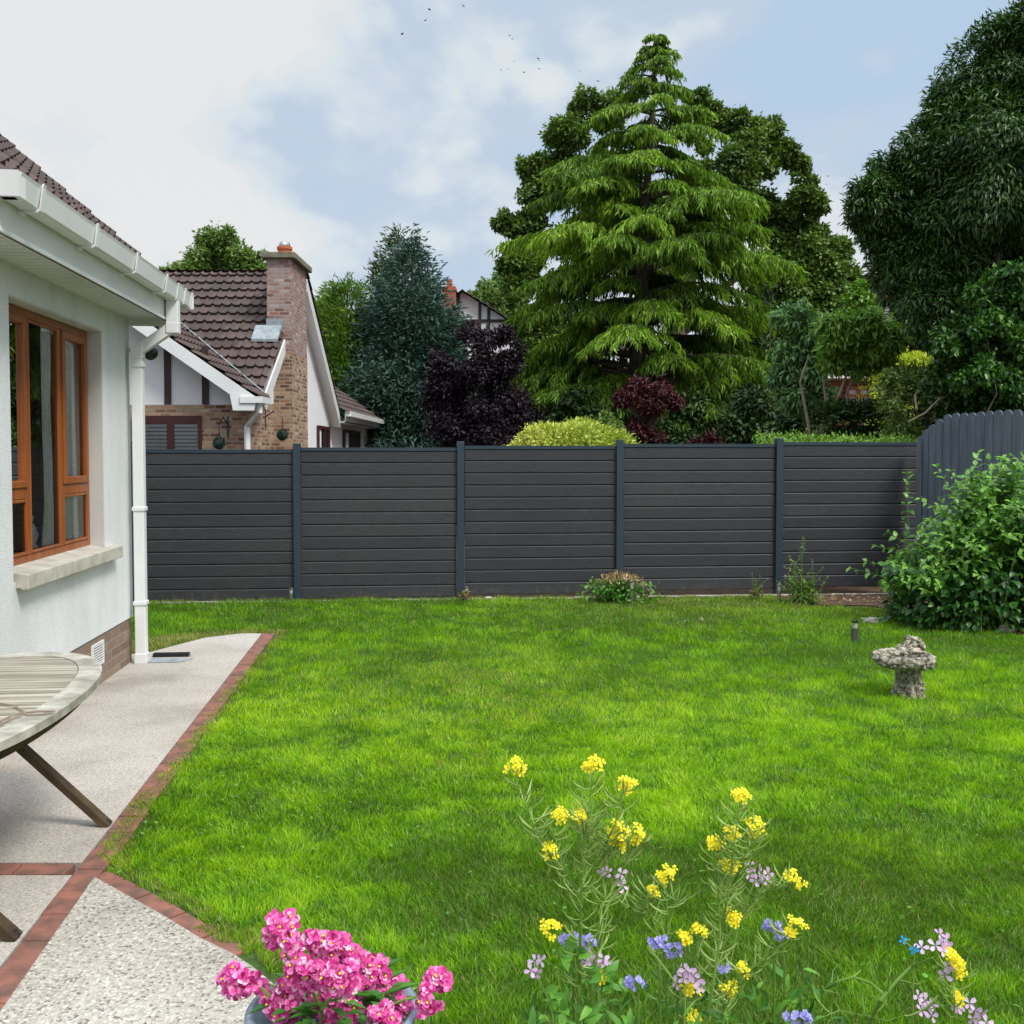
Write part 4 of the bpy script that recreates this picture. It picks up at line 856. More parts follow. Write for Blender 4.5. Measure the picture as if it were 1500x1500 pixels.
# ================================================================== OTHER TREES
t=tree('oak_tree','dark green broad oak spreading behind the tall cedar','tree',7,33)
crown_blobs(t,[(800,290,40),(835,200,42),(790,245,32),(880,165,38),(860,260,60),(770,330,30),(1040,165,32),(1082,190,42),(1100,240,48),(1060,250,60),(1150,225,24),(1168,245,22),(1110,310,55),(1160,315,34),(1150,380,50),(1185,370,34),(1120,420,60),(1210,400,42),(1225,365,26),(1180,440,50),(900,330,90),(1000,330,90),(1200,465,45),(760,400,35),(745,330,26),(775,250,24),(850,150,22),(780,480,60),(760,560,60),(820,540,70),(1020,150,24),(1180,280,30),(1195,300,24),(1200,345,30),(1130,200,30),(1140,500,60)],33,'oak',190000,.165,.10,sub=13,subr=.265,trunk=(5.0,33,0),trunk_r=.45,down=.1)
t=tree('far_maple_tree','rounded light green tree standing behind the brown tiled roof ridge','tree',-14,50)
crown_blobs(t,[(315,380,46),(285,395,42),(350,385,42),(255,410,32),(372,372,20),(330,350,20),(300,352,16),(378,400,24),(305,420,45),(350,420,42),(235,420,20),(388,425,25)],50,'lightfar',22000,.24,.12,sub=12,subr=.30,trunk=(-14.3,50,0),trunk_r=.4,down=.1,shell=.5)
t=tree('blue_conifer','dark blue green feathery conifer between the two gabled houses','conifer',-3,24)
cone_tree(t,(603,342),116,650,27.6,'blue',125000,.185,.046,.74,.15,tuft=800,csf=1.0)
t=tree('olive_conifer','olive green conifer whose top shows just behind the blue green conifer','conifer',-3,30)
cone_tree(t,(584,338),100,650,33,'olivecon',52000,.18,.05,.66,.6,tuft=420,csf=1.0)
t=tree('lime_conifer','bright yellow green conifer rising directly behind the neighbour gutter','conifer',-5,29)
cone_tree(t,(508,404),76,650,28.0,'limecon',85000,.16,.04,.45,.7,tuft=560,csf=1.35)
t=tree('lime_conifer','small bright green conifer low beside the white gable rake','conifer',-5,28)
cone_tree(t,(476,422),54,650,29,'limecon',50000,.16,.04,.42,.7,tuft=380,csf=1.5)
t=tree('blue_spruce','small blue grey spruce squeezed between lime conifers and dark conifer','conifer',-4.5,27)
cone_tree(t,(530,450),32,650,27.4,'blue',26000,.16,.04,.6,.3,tuft=260,csf=1.2)
t=tree('green_thuja','dense fresh green thuja right above the low neighbour wing roof','conifer',-5,28)
cone_tree(t,(503,492),40,650,25.4 if False else 28.2,'mid',24000,.13,.035,.38,.9,tuft=220,csf=1.3)
t=tree('plum_tree','dark purple leaved plum tree in front of the distant white gabled house','tree',-.7,22)
crown_blobs(t,[(700,530,42),(735,545,42),(665,560,38),(700,590,60),(650,600,36),(750,600,50),(645,530,22),(690,490,22),(735,492,24),(755,520,24),(660,640,40),(690,630,44,-.5),(740,630,40,-.5),(720,650,50),(760,640,40),(640,560,26)],22,'plum',46000,.09,.05,sub=10,subr=.42,shell=.2,trunk=(-.6,22.3,0),trunk_r=.06,down=.2,mat_trunk='timber',branches=False)
for i,(px,py,r_,Y,lab) in enumerate([(712,432,26,58,'far pale green tree just right of the distant chimney'),(735,418,22,60,'far bluish green tree touching the left edge of the cedar'),(765,370,26,40,'leafy green tree top left of the cedar lower branches')]):
    t=tree('far_tree',lab,'tree',P(px,py,Y).x,Y); crown_blobs(t,[(px,py,r_),(px-14,py+16,r_*.8),(px+12,py+18,r_*.9),(px,py+40,r_*1.2)],Y,['lightfar','bluemid','oak'][i],7000,.26,.14,sub=8,trunk_r=.07,shell=.5,branches=False)
t=tree('red_maple','small red japanese maple under the cedar with feathery leaves','tree',2.4,19)
crown_blobs(t,[(940,565,22),(965,572,24),(920,585,20),(985,590,16),(950,592,24),(935,630,22),(955,645,20)],19,'red',9000,.09,.035,sub=9,subr=.42,flat=.7,trunk=(2.5,19,0),trunk_r=.06,down=.5)
t=tree('red_shrub','dark red shrub low behind the fence right of the maple','shrub',3.8,17)
crown_blobs(t,[(1020,650,16),(1045,652,16),(1065,660,14),(1000,665,14)],17,'red',2500,.08,.035,sub=7,trunk_r=.03,flat=.8)
t=tree('golden_shrub','domed yellow and green variegated shrub just above the fence','shrub',.9,14.6)
c=P(838,668,14.6); n=15000; d=nrm(rnd(n)); d[:,2]=np.abs(d[:,2]); rr=(1+.05*np.sin(d[:,0]*9)+.05*np.sin(d[:,1]*7+d[:,0]*5))*RNG.uniform(.82,1.04,n)*np.where(RNG.random(n)<.06,RNG.uniform(1,1.16,n),1)
B=np.array(c)+d*rr[:,None]*np.array([.88,.8,.46]); B2=B.copy(); k=RNG.random(n)<.35; B[k,2]*=RNG.uniform(.2,1,k.sum())
leaves('crown',B,nrm(d*.8+rnd(n,.45)),nrm(d+rnd(n,.3)),RNG.uniform(.05,.085,n),RNG.uniform(.025,.04,n),np.clip(.6-.25*(B[:,0]-c.x)/.88+RNG.normal(0,.22,n),0,1),F['gold'],t)
m=MB(); m.lathe([(.15,0),(.4,.6),(.74,1.3),(.80,1.75),(.70,1.98),(.45,2.08),(.05,2.14)],20,(c.x,14.6,-.22)); m.build('inner_branches',M['bark'],t,smooth=True)
# dark mass of shrubs and hedges below the trees
def hedge(name,label,X0,X1,Y,dep,H,fol,n,L=.10,W=.05,cat='hedge',z0=0,wav=.12,kind=None):
    t=thing(name,label,cat,((X0+X1)/2,Y,0)); 
    m=MB(); m.box(X0+.15,X1-.15,Y+.15,Y+dep-.1,0,H-.2); m.build('inner_branches',M['bark'],t)
    a=RNG.random(n); face=a<.62; x=RNG.uniform(X0,X1,n); y=np.where(face,Y+RNG.normal(0,.07,n),RNG.uniform(Y,Y+dep,n)); top=H+wav*(vn(x,y,1.2)-.5)*2+wav*.8*(vn(x,y,4)-.5)
    z=np.where(face,z0+(top-z0)*RNG.random(n),top+RNG.normal(0,.05,n)); y=np.where(face,y+(vn(x,z,2.2)-.5)*.35,y)
    sdm=RNG.random(n)<.08; x=np.where(sdm,np.where(RNG.random(n)<.5,X0,X1),x); z=np.where(sdm,z0+(H-z0)*RNG.random(n),z); y=np.where(sdm,RNG.uniform(Y,Y+dep,n),y)
    D=nrm(np.stack([RNG.normal(0,.6,n),np.where(face,-.7,0)+RNG.normal(0,.5,n),np.where(face,.1,.8)+RNG.normal(0,.5,n)],1)); N=nrm(np.stack([RNG.normal(0,.4,n),np.where(face,-.7,0),np.full(n,.7)],1)+rnd(n,.3))
    leaves('foliage',np.stack([x,y,z],1),D,N,L*RNG.uniform(.6,1.3,n),W*RNG.uniform(.7,1.3,n),np.clip(.45+.5*(vn(x,z,1.7)-.5)+RNG.normal(0,.17,n),0,1),F[fol],t)
    return t
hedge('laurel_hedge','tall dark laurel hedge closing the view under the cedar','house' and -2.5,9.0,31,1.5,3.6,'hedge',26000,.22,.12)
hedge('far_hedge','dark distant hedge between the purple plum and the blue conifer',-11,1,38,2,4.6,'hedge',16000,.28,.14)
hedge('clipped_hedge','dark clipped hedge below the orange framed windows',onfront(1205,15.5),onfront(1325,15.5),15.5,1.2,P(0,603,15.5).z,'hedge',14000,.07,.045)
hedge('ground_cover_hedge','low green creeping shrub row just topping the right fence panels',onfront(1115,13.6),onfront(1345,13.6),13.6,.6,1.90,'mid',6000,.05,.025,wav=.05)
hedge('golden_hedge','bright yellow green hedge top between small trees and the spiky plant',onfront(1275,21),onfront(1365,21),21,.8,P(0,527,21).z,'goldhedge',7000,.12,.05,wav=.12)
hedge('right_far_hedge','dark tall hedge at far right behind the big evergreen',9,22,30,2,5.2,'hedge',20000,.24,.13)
for i,(px,py,r_,Y,fol,lab,nn2) in enumerate([(1105,610,44,20,'hedge','dark rounded bush right of the lowest cedar branch',9000),(1160,625,30,18,'hedge','olive green bush beneath the narrow leaved tree',5000),(845,600,40,23,'hedge','dark bush in the shade left of the red maple',8000),(800,640,34,21,'hedge','dark bush between plum tree and golden shrub',6000),(1010,610,40,23,'hedge','dark bush behind the red maple under the cedar',8000),(900,640,40,22,'oak','shaded green bush behind the golden shrub',7000)]):
    t=tree('dark_shrub',lab,'shrub',P(px,py,Y).x,Y); crown_blobs(t,[(px,py,r_),(px-r_*.6,py+r_*.5,r_*.8),(px+r_*.6,py+r_*.5,r_*.8),(px,py+r_,r_)],Y,fol,nn2,.13,.07,sub=9,subr=.45,trunk_r=.06,shell=.5)
t=tree('dark_spruce','dark green spruce between the cedar and the narrow leaved tree','conifer',6.5,27); cone_tree(t,(1128,400),62,650,27,'hedge',16000,.24,.06,.6,.0,tuft=180)
t=tree('narrow_leaved_tree','small bluish green tree with drooping leaves and pale stems','tree',4.8,17)
crown_blobs(t,[(1160,465,30),(1195,480,26),(1178,500,30),(1160,520,32),(1145,545,24),(1180,545,32),(1200,525,22),(1165,580,26),(1195,580,24)],17,'bluemid',10500,.14,.045,sub=9,subr=.46,shell=.2,down=.6,out=.5,trunk=(4.95,17,0),trunk_r=.04,branches=False,mat_trunk='palebark',fold=.2)
t=tree('young_laurel_tree','fresh green small tree with forked pale trunk behind the right fence','tree',5.3,16)
crown_blobs(t,[(1262,470,32),(1230,485,30),(1290,490,32),(1240,500,32),(1282,505,28),(1222,520,26),(1262,525,28),(1295,522,18),(1215,480,16)],16,'mid',12500,.14,.05,sub=9,subr=.46,shell=.2,down=.6,out=.5,trunk=(5.15,16,0),trunk_r=.045,branches=False,mat_trunk='palebark',fold=.2)
m=MB(); a=P(1225,655,16);
m.tube([(a.x,16,0),a,P(1222,600,16),P(1236,560,16),P(1250,520,16)],[.035,.03,.026,.02,.01],8); m.tube([P(1224,640,16),P(1210,590,15.9),P(1205,550,15.9)],[.028,.02,.01],7); m.tube([P(1190,650,16.2),P(1180,600,16.2),P(1172,560,16.2),P(1185,520,16.2)],[.028,.024,.02,.01],7)
m.build('forked_stem',M['palebark'],t)
t=tree('background_tree','dark green leafy tree left of the distant brick house','tree',11,36); crown_blobs(t,[(1215,385,28),(1228,420,32),(1205,440,34),(1240,455,28),(1225,365,18)],35.5,'oak',12000,.26,.15,sub=9,shell=.5,trunk_r=.25)
t=tree('background_tree','brighter green leafy tree in front of the distant brick house','tree',10.5,30); crown_blobs(t,[(1262,430,20),(1250,450,22),(1275,455,18),(1262,480,24),(1300,500,24)],30,'mid',8000,.17,.09,sub=9,shell=.5,trunk_r=.16)
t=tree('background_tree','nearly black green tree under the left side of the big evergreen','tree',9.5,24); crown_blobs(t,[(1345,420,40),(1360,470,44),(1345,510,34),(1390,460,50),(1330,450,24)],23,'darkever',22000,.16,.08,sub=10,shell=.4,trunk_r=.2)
# ------------------------------------------------------------------ big evergreen at the right
t=tree('evergreen_oak','huge dark evergreen tree with drooping narrow leaves filling the right edge','tree',7.0,15)
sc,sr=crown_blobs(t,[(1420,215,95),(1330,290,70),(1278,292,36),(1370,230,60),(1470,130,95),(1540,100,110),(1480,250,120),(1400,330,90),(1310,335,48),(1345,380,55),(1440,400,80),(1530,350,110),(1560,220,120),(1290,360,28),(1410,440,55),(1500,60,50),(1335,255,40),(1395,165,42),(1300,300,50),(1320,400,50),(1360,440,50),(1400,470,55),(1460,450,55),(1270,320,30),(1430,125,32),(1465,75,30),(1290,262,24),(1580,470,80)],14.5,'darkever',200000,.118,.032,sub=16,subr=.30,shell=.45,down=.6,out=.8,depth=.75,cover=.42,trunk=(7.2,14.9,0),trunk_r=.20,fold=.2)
m=MB(); 
for pth,r0 in [([(1468,600),(1462,500),(1448,440),(1462,380),(1470,340)],.06),([(1500,640),(1480,520),(1452,450),(1440,410)],.05),([(1470,520),(1490,440),(1520,360)],.07),([(1452,150),(1475,147),(1500,138)],.010)]:
    Yb=14.15; k=len(pth); m.tube([P(x,y,Yb) for x,y in pth],[r0*(1-.6*i/k) for i in range(k)],7)
m.build('bare_limb',M['bark'],t)
t=tree('ivy_thicket','dense green ivy and shrub thicket climbing below the big evergreen','shrub',7,13.6)
crown_blobs(t,[(1450,500,50),(1490,540,50),(1420,540,40),(1400,500,34),(1380,560,30),(1520,470,60),(1460,590,50),(1510,610,50),(1405,600,36),(1500,440,44),(1530,560,60)],13.9,'darkever',34000,.085,.06,cover=.35,sub=10,subr=.42,shell=.5,down=.2,trunk=(7,13.9,0),trunk_r=.08)
t=tree('bright_ivy','brighter green leafy branches at the right edge below the big evergreen','shrub',7.2,13.4)
crown_blobs(t,[(1475,400,24),(1495,430,22),(1462,470,22),(1500,500,28),(1425,430,20),(1445,540,24),(1390,500,18),(1480,560,26),(1410,560,20),(1430,480,18)],13.3,'shrub',5200,.09,.05,sub=8,subr=.42,shell=.4,down=.5,trunk_r=.02,branches=False)
t=tree('olive_shrub','olive and cream variegated bush with bare twigs behind the picket fence','shrub',5.7,14.8)
crown_blobs(t,[(1340,575,32),(1310,590,26),(1370,600,36),(1330,620,34),(1390,580,26),(1300,560,20),(1405,620,34),(1440,615,32),(1360,640,34),(1480,625,30),(1320,645,24)],14.6,'var',17000,.07,.032,sub=9,subr=.42,shell=.4,down=.2,trunk_r=.05)
m=MB()
for pth in [[(1330,618),(1355,605),(1375,585),(1400,573),(1425,562)],[(1375,585),(1390,565),(1402,555)],[(1343,600),(1340,580),(1346,570)],[(1445,560),(1428,510),(1412,478)],[(1443,545),(1465,527)],[(1452,560),(1460,530),(1458,515)],[(1455,592),(1480,590),(1500,596)],[(1385,600),(1395,575)],[(1420,600),(1440,590),(1470,600),(1500,590)]]:
    m.tube([P(x,y,13.9+.1*math.sin(x)) for x,y in pth],[.016-.010*i/len(pth) for i in range(len(pth))],5)
m.build('bare_twigs',M['palebark'],t)
t=tree('spiky_plant','spiky grey green cordyline rising above the olive shrub','plant',6.2,15.6)
c=P(1352,566,15.6); n=260; az=RNG.uniform(0,2*np.pi,n); el=RNG.uniform(.15,1.45,n)
D=np.stack([np.cos(az)*np.cos(el),np.sin(az)*np.cos(el),np.sin(el)],1); leaves('fronds',np.tile(np.array(c),(n,1))+rnd(n,.05)+np.stack([RNG.uniform(-.28,.28,n),np.zeros(n),np.zeros(n)],1),D,rnd(n),RNG.uniform(.28,.42,n),np.full(n,.03),RNG.random(n),F['var'],t,droop=.25)
m=MB(); m.tube([(c.x,15.6,0),c],[.07,.06],8); m.build('trunk',M['palebark'],t)
# ================================================================== SHRUBS INSIDE THE GARDEN
def stemmed(t,base,tips,fol,L,W,step,stemr=.006,spread=.05,pair=True,bow=.25,rnd_=.25,var0=.5,tipv=.3,woodm='stem'):
    Bs=[];Ds=[];Ns=[];Ls=[];Vs=[]; m=MB()
    for tp in tips:
        a=Vector(base)+Vector((random.gauss(0,spread*2),random.gauss(0,spread),0)); e=Vector(tp); L_=(e-a).length; k=max(4,int(L_/step))
        h=Vector(((e-a).x,(e-a).y,0)); pts=[]
        for i in range(k+1):
            f=i/k; p=a.lerp(e,f); p-=h*bow*math.sin(math.pi*f)*.5; p.z+=L_*.05*math.sin(math.pi*f); pts.append(p)
        m.tube(pts,[stemr*(1.2-f/k) for f in range(k+1)],5,cap=False)
        for i in range(max(1,int(k*.18)),k+1):
            d=(pts[i]-pts[i-1]).normalized(); az=random.uniform(0,6.28) if not pair else i*1.57+random.uniform(-.4,.4)
            u=d.orthogonal().normalized(); v=d.cross(u)
            for s_ in ((0,math.pi) if pair else (0,)):
                o=u*math.cos(az+s_)+v*math.sin(az+s_); dd=(o+d*(.35+.5*(i/k))+Vector((0,0,-.25)))
                Bs.append(pts[i]);Ds.append(dd);Ns.append(Vector((0,-.25,1))+d*.3); Ls.append(L*random.uniform(.6,1.2)*(1-.45*max(0,(i/k-.75))*4*.6)); Vs.append(var0+(tipv*(max(0,i/k-.6))/.4)+random.gauss(0,.12))
    n=len(Bs); B=np.array([tuple(x) for x in Bs]);D=np.array([tuple(x) for x in Ds])+rnd(n,rnd_);N=np.array([tuple(x) for x in Ns])+rnd(n,.25); Ls=np.array(Ls)
    ovleaves('leaves',B,D,nrm(N),Ls,Ls*W,np.clip(np.array(Vs),.02,.98),F[fol],t)
    m.build('stems',F[woodm] if woodm in F else M[woodm],t); return n
t=tree('leafy_shrub','large bright green bushy shrub with broad leaves before the picket fence','shrub',4.95,10.4)
tips=[]
for i in range(430):
    a=random.uniform(0,2*math.pi); rr=math.sqrt(random.random()); cxp=4.80+rr*1.05*math.cos(a)-.0; cyp=10.35+rr*.7*math.sin(a)
    zt=(1.85-.85*max(0,(4.9-cxp)/.9)**1.1)*math.sqrt(max(.04,1-.62*rr*rr))*random.uniform(.62,1.0) if True else 1
    tips.append((cxp,cyp,zt))
for px,py,Y in [(1330,694,10.3),(1372,684,10.3),(1432,664,10.2),(1392,690,10.2),(1470,672,10.1),(1495,664,10.0),(1348,730,10.2),(1452,690,10),(1302,780,10.4),(1246,832,10.7),(1270,822,10.6),(1282,800,10.4),(1410,700,9.9),(1510,700,9.8)]:
    tips.append(tuple(P(px,py,Y)))
tips+= [(5.6+random.uniform(0,.9),10.1+random.uniform(-.6,.6),random.uniform(.6,1.6)) for _ in range(90)]
n1=stemmed(t,(4.95,10.45,0),[p for p in tips if p[0]<5.6],'shrub',.105,.62,.075,.006,.16,rnd_=.35,var0=.36,tipv=.55)
stemmed(t,(6.0,10.2,0),[p for p in tips if p[0]>=5.6],'shrub',.105,.60,.085,.006,.16,rnd_=.35,var0=.42,tipv=.45)
# low skirt of leaves hiding the stems
n=2600; a=RNG.uniform(0,2*np.pi,n); x=4.84+np.cos(a)*1.0*np.sqrt(RNG.uniform(.5,1,n)); y=10.4+np.sin(a)*.66*np.sqrt(RNG.uniform(.5,1,n)); z=RNG.uniform(.06,.62,n)
x2=np.where(RNG.random(n)<.3,x+1.0,x)
ovleaves('lower_leaves',np.stack([x2,y,z],1),nrm(np.stack([np.cos(a),np.sin(a),-.4*np.ones(n)],1)+rnd(n,.4)),nrm(rnd(n,.4)+np.array([0,-.3,1])),RNG.uniform(.06,.11,n),RNG.uniform(.04,.065,n),np.clip(RNG.normal(.32,.15,n),0,1),F['shrub'],t,droop=.2)
t=tree('young_bush','small dark leaved bush with sparse upright shoots by the right fence post','shrub',3.42,11.85)
c=G(1178,884); base=(c.x,11.9,0)
tips=[tuple(P(px,py,11.9+random.uniform(-.15,.1))) for px,py in [(1176,786),(1178,800),(1158,815),(1190,820),(1205,832),(1212,845),(1150,830),(1146,850),(1165,825),(1185,840),(1170,840),(1195,850),(1200,865),(1150,865),(1160,850),(1176,850),(1188,862),(1165,868)]+[(random.gauss(1176,14),random.uniform(840,872)) for _ in range(46)]]
stemmed(t,base,tips,'oak',.042,.55,.035,.004,.06,rnd_=.4,var0=.42,tipv=.3)
t=tree('clipped_stump','cut back bush with brown woody top and green leaves below by the fence','shrub',1.23,12.0)
base=(1.25,12.05,0); tips=[tuple(P(random.gauss(908,17),random.uniform(846,862),12.0+random.uniform(-.2,.15))) for _ in range(70)]
stemmed(t,base,tips,'var',.035,.5,.05,.005,.09,rnd_=.5,var0=.35,tipv=.2,woodm='bark')
n=620; cc=P(908,853,12.0); x=cc.x+RNG.normal(0,.14,n); y=12.0+RNG.normal(0,.12,n); z=cc.z+.055-.9*(x-cc.x)**2+RNG.normal(0,.025,n)
leaves('cut_tips',np.stack([x,y,z],1),nrm(rnd(n,.6)+np.array([0,0,.6])),nrm(rnd(n)),RNG.uniform(.03,.065,n),RNG.uniform(.01,.022,n),RNG.uniform(.3,1,n),M['straw'],t)
n=500; x=cc.x+RNG.normal(-.03,.17,n); y=11.93+RNG.normal(0,.1,n); z=RNG.uniform(.04,.26,n)
leaves('lower_leaves',np.stack([x,y,z],1),nrm(rnd(n)+np.array([0,-.4,0])),nrm(rnd(n)+np.array([0,0,1])),RNG.uniform(.04,.07,n),RNG.uniform(.03,.04,n),RNG.uniform(.2,.9,n),F['sage'],t)
for px,py,top,nl,lab,fo in [(1106,880,838,9,'thin half withered shrub beside the right fence post','hedge'),(681,882,864,7,'little weed with brown leaves at the foot of the second post','straw_')]:
    c=G(px,py); c.y=min(c.y,fline(c.x)[0]-.18); t=tree('weed',lab,'weed',c.x,c.y)
    tips=[tuple(P(px+random.gauss(0,7),random.uniform(top,lerp(top,py,.6)),c.y)) for _ in range(nl)]
    stemmed(t,(c.x,c.y,0),tips,'oak',.04,.4,.035,.004,.02,rnd_=.4)
    n=90; leaves('withered_leaves',np.array([c.x,c.y,.06])+rnd(n,.035)*np.array([1,1,.9])+np.array([0,0,.02]),nrm(rnd(n)+np.array([0,0,.6])),rnd(n),RNG.uniform(.03,.06,n),RNG.uniform(.01,.02,n),RNG.random(n)*.7,M['straw'],t)
# ------------------------------------------------------------------ solar lights
def solar(px,pt_,pb,lab,r=.026,square=False):
    c=G(px,pb); lim=fline(c.x)[0]-.16; c.y=min(c.y,lim); c.x=(px-750)/1500*c.y; h=P(px,pt_,c.y).z; t=thing('garden_light',lab,'garden light',(c.x,c.y,0),group='small stake lights along the lawn')
    b=MB(); 
    if square: b.box(c.x-.024,c.x+.024,c.y-.024,c.y+.024,-.02,h*.62)
    else: b.lathe([(r*.8,-.02),(r*.8,h*.66)],14,(c.x,c.y,0))
    b.build('post',M['steel'] if not square else simple('dark_steel',(.10,.10,.095),None,9,.5,0,metal=.4),t)
    b=MB(); b.lathe([(r*.75,h*.66),(r*.85,h*.9)],14,(c.x,c.y,0)); b.build('lens',M['clear'],t)
    b=MB(); b.lathe([(r*1.1,h*.9),(r*1.15,h*.97),(r*.6,h)],14,(c.x,c.y,0)); b.build('cap',M['steel'] if not square else M['black'],t)
solar(926,849,886,'steel stake light standing in front of the cut back bush')
solar(1143,855,884,'steel stake light at the foot of the right fence post')
solar(1255,908,943,'dark square stake light alone on the lawn behind the stone bird bath',.028,True)
solar(425,861,880,'short stake light beside the left fence post',.026)
solar(683,859,881,'small stake light rising out of the weed at the second post',.022)
# stones
def stone(px,py,s,lab,m='rock',dz=0):
    c=G(px,py); c.y=min(c.y,fline(c.x)[0]-.13); b=MB(); bm=bmesh.new(); bmesh.ops.create_icosphere(bm,subdivisions=3,radius=1); 
    for v in bm.verts:
        d=1+.35*(mn.noise(v.co*1.3+Vector((px,0,0)))); v.co=Vector((v.co.x*s*d,v.co.y*s*.8*d,v.co.z*s*.55*d))
    b.add([v.co+Vector((c.x,c.y,s*.3+dz)) for v in bm.verts],[tuple(v.index for v in f.verts) for f in bm.faces]); bm.free()
    o=b.build('stone',M[m]); tag(o,lab,'stone')
stone(716,875,.05,'small pinkish stone at the base of the fence'); stone(1474,927,.085,'pale stone lying on bare soil at the right edge','rock'); stone(1276,914,.085,'flat pale stone on the grass beside the dark stake light')
stone(1027,908,.025,'tiny pale pebble on dry grass before the fence'); 
b=MB(); b.tube([G(px,py)+Vector((0,0,.055)) for px,py in [(1262,914),(1275,915),(1296,913),(1310,910),(1322,908),(1335,906),(1350,907),(1372,903),(1390,898)]],.009,6)
tag(b.build('light_cable',simple('pale_cable',(.5,.55,.45),None,9,.6,0)),'pale cable running over the grass from the flat stone to the shrub','cable')
# ------------------------------------------------------------------ bird bath
bc=Vector((2.87,7.36,0)); bt=thing('bird_bath','mossy weathered stone bird bath with sculpted rim standing on the lawn','bird bath',tuple(bc))
def dsp(am,sc_,extra=0):
    def f(p,t):
        q=p-bc; n_=mn.noise(q*sc_)*am+mn.noise(q*sc_*2.7)*am*.55+extra*max(0,1-abs(mn.noise(q*sc_*1.4))*4)*am
        h=Vector((q.x,q.y,0)); 
        if h.length>1e-5: h.normalize()
        return p+h*n_+Vector((0,0,n_*.35))
    return f
prof=[(.112,-.02),(.118,.0),(.112,.02),(.103,.05),(.094,.09),(.088,.13),(.085,.17),(.090,.20),(.085,.22)]
pf2=[]
for (a_,z_),(c_,d_) in zip(prof,prof[1:]):
    for k in range(4): pf2.append((lerp(a_,c_,k/4),lerp(z_,d_,k/4)))
b=MB(); b.lathe(pf2,72,bc,0,dsp(.006,30,.4)); b.build('pedestal',M['stone'],bt,smooth=True)
# door and blossoms carved on the pedestal
b=MB()
for k in range(26):
    a_=random.uniform(-2.6,-.5); z_=random.uniform(.02,.19); r_=lerp(.119,.093,z_/.2)
    if -1.95<a_<-1.35 and z_<.17: continue
    o=bc+Vector((math.cos(a_)*r_,math.sin(a_)*r_,z_))
    for j in range(5):
        an=j*1.256; tv=Vector((-math.sin(a_),math.cos(a_),0))*math.cos(an)+Vector((0,0,1))*math.sin(an); b.lathe([(.001,-.004),(.006,-.002),(.007,.002),(.003,.005)],7,o+tv*.009)
rc=Vector((math.cos(-1.66)*.094,math.sin(-1.66)*.094,0))
pts=[]; 
for j in range(13):
    an=math.pi*j/12; pts.append(bc+rc*1.03+Vector((math.cos(an)*.028,0,.135+math.sin(an)*.028)))
pts=[bc+rc*1.18+Vector((.030,0,.01))]+pts+[bc+rc*1.18+Vector((-.030,0,.01))]; b.tube(pts,.005,6)
b.lathe([(.012,-.006),(.014,0),(.006,.006)],10,bc+rc*1.07+Vector((0,0,.138)))
b.build('carved_relief',M['stone'],bt,smooth=True)
prof=[(.06,.195),(.11,.200),(.165,.215),(.198,.240),(.212,.268),(.205,.298),(.185,.312),(.165,.300),(.14,.275),(.09,.262),(.02,.258)]
pf2=[]
for (a_,z_),(c_,d_) in zip(prof,prof[1:]):
    for k in range(4): pf2.append((lerp(a_,c_,k/4),lerp(z_,d_,k/4)))
b=MB(); b.lathe(pf2,96,bc+Vector((-.035,0,0)),0,dsp(.015,24,.5)); b.build('bowl',M['stone'],bt,smooth=True)
b=MB()
for k in range(34):
    a_=random.uniform(0,6.28); o=bc+Vector((-.035+math.cos(a_)*.200,math.sin(a_)*.200,.238+random.uniform(-.015,.03))); s_=random.uniform(.012,.021)
    b.lathe([(.001,-s_*.6),(s_*.8,-s_*.4),(s_,0),(s_*.7,s_*.5),(.001,s_*.6)],9,o)
b.build('rim_shells',M['stone'],bt,smooth=True)
b=MB()
for (ox,oy,oz,sx,sy,sz) in [(.035,.03,.36,.060,.05,.05),(.065,.03,.395,.045,.04,.033),(-.02,.03,.335,.055,.05,.035),(.10,.02,.35,.035,.04,.045),(-.075,.02,.31,.05,.05,.028),(.03,.0,.325,.09,.06,.03),(.015,.03,.415,.025,.025,.02)]:
    bm=bmesh.new(); bmesh.ops.create_icosphere(bm,subdivisions=4,radius=1)
    vs=[]
    for v in bm.verts:
        q=v.co.copy(); d=1+.35*mn.noise(q*1.6+Vector((ox*50,oz*30,0)))+.16*mn.noise(q*5); vs.append(bc+Vector((ox+q.x*sx*d-.01,oy+q.y*sy*d,oz+q.z*sz*d)))
    b.add(vs,[tuple(v.index for v in f.verts) for f in bm.faces]); bm.free()
b.build('perched_ornament',M['stone'],bt,smooth=True)
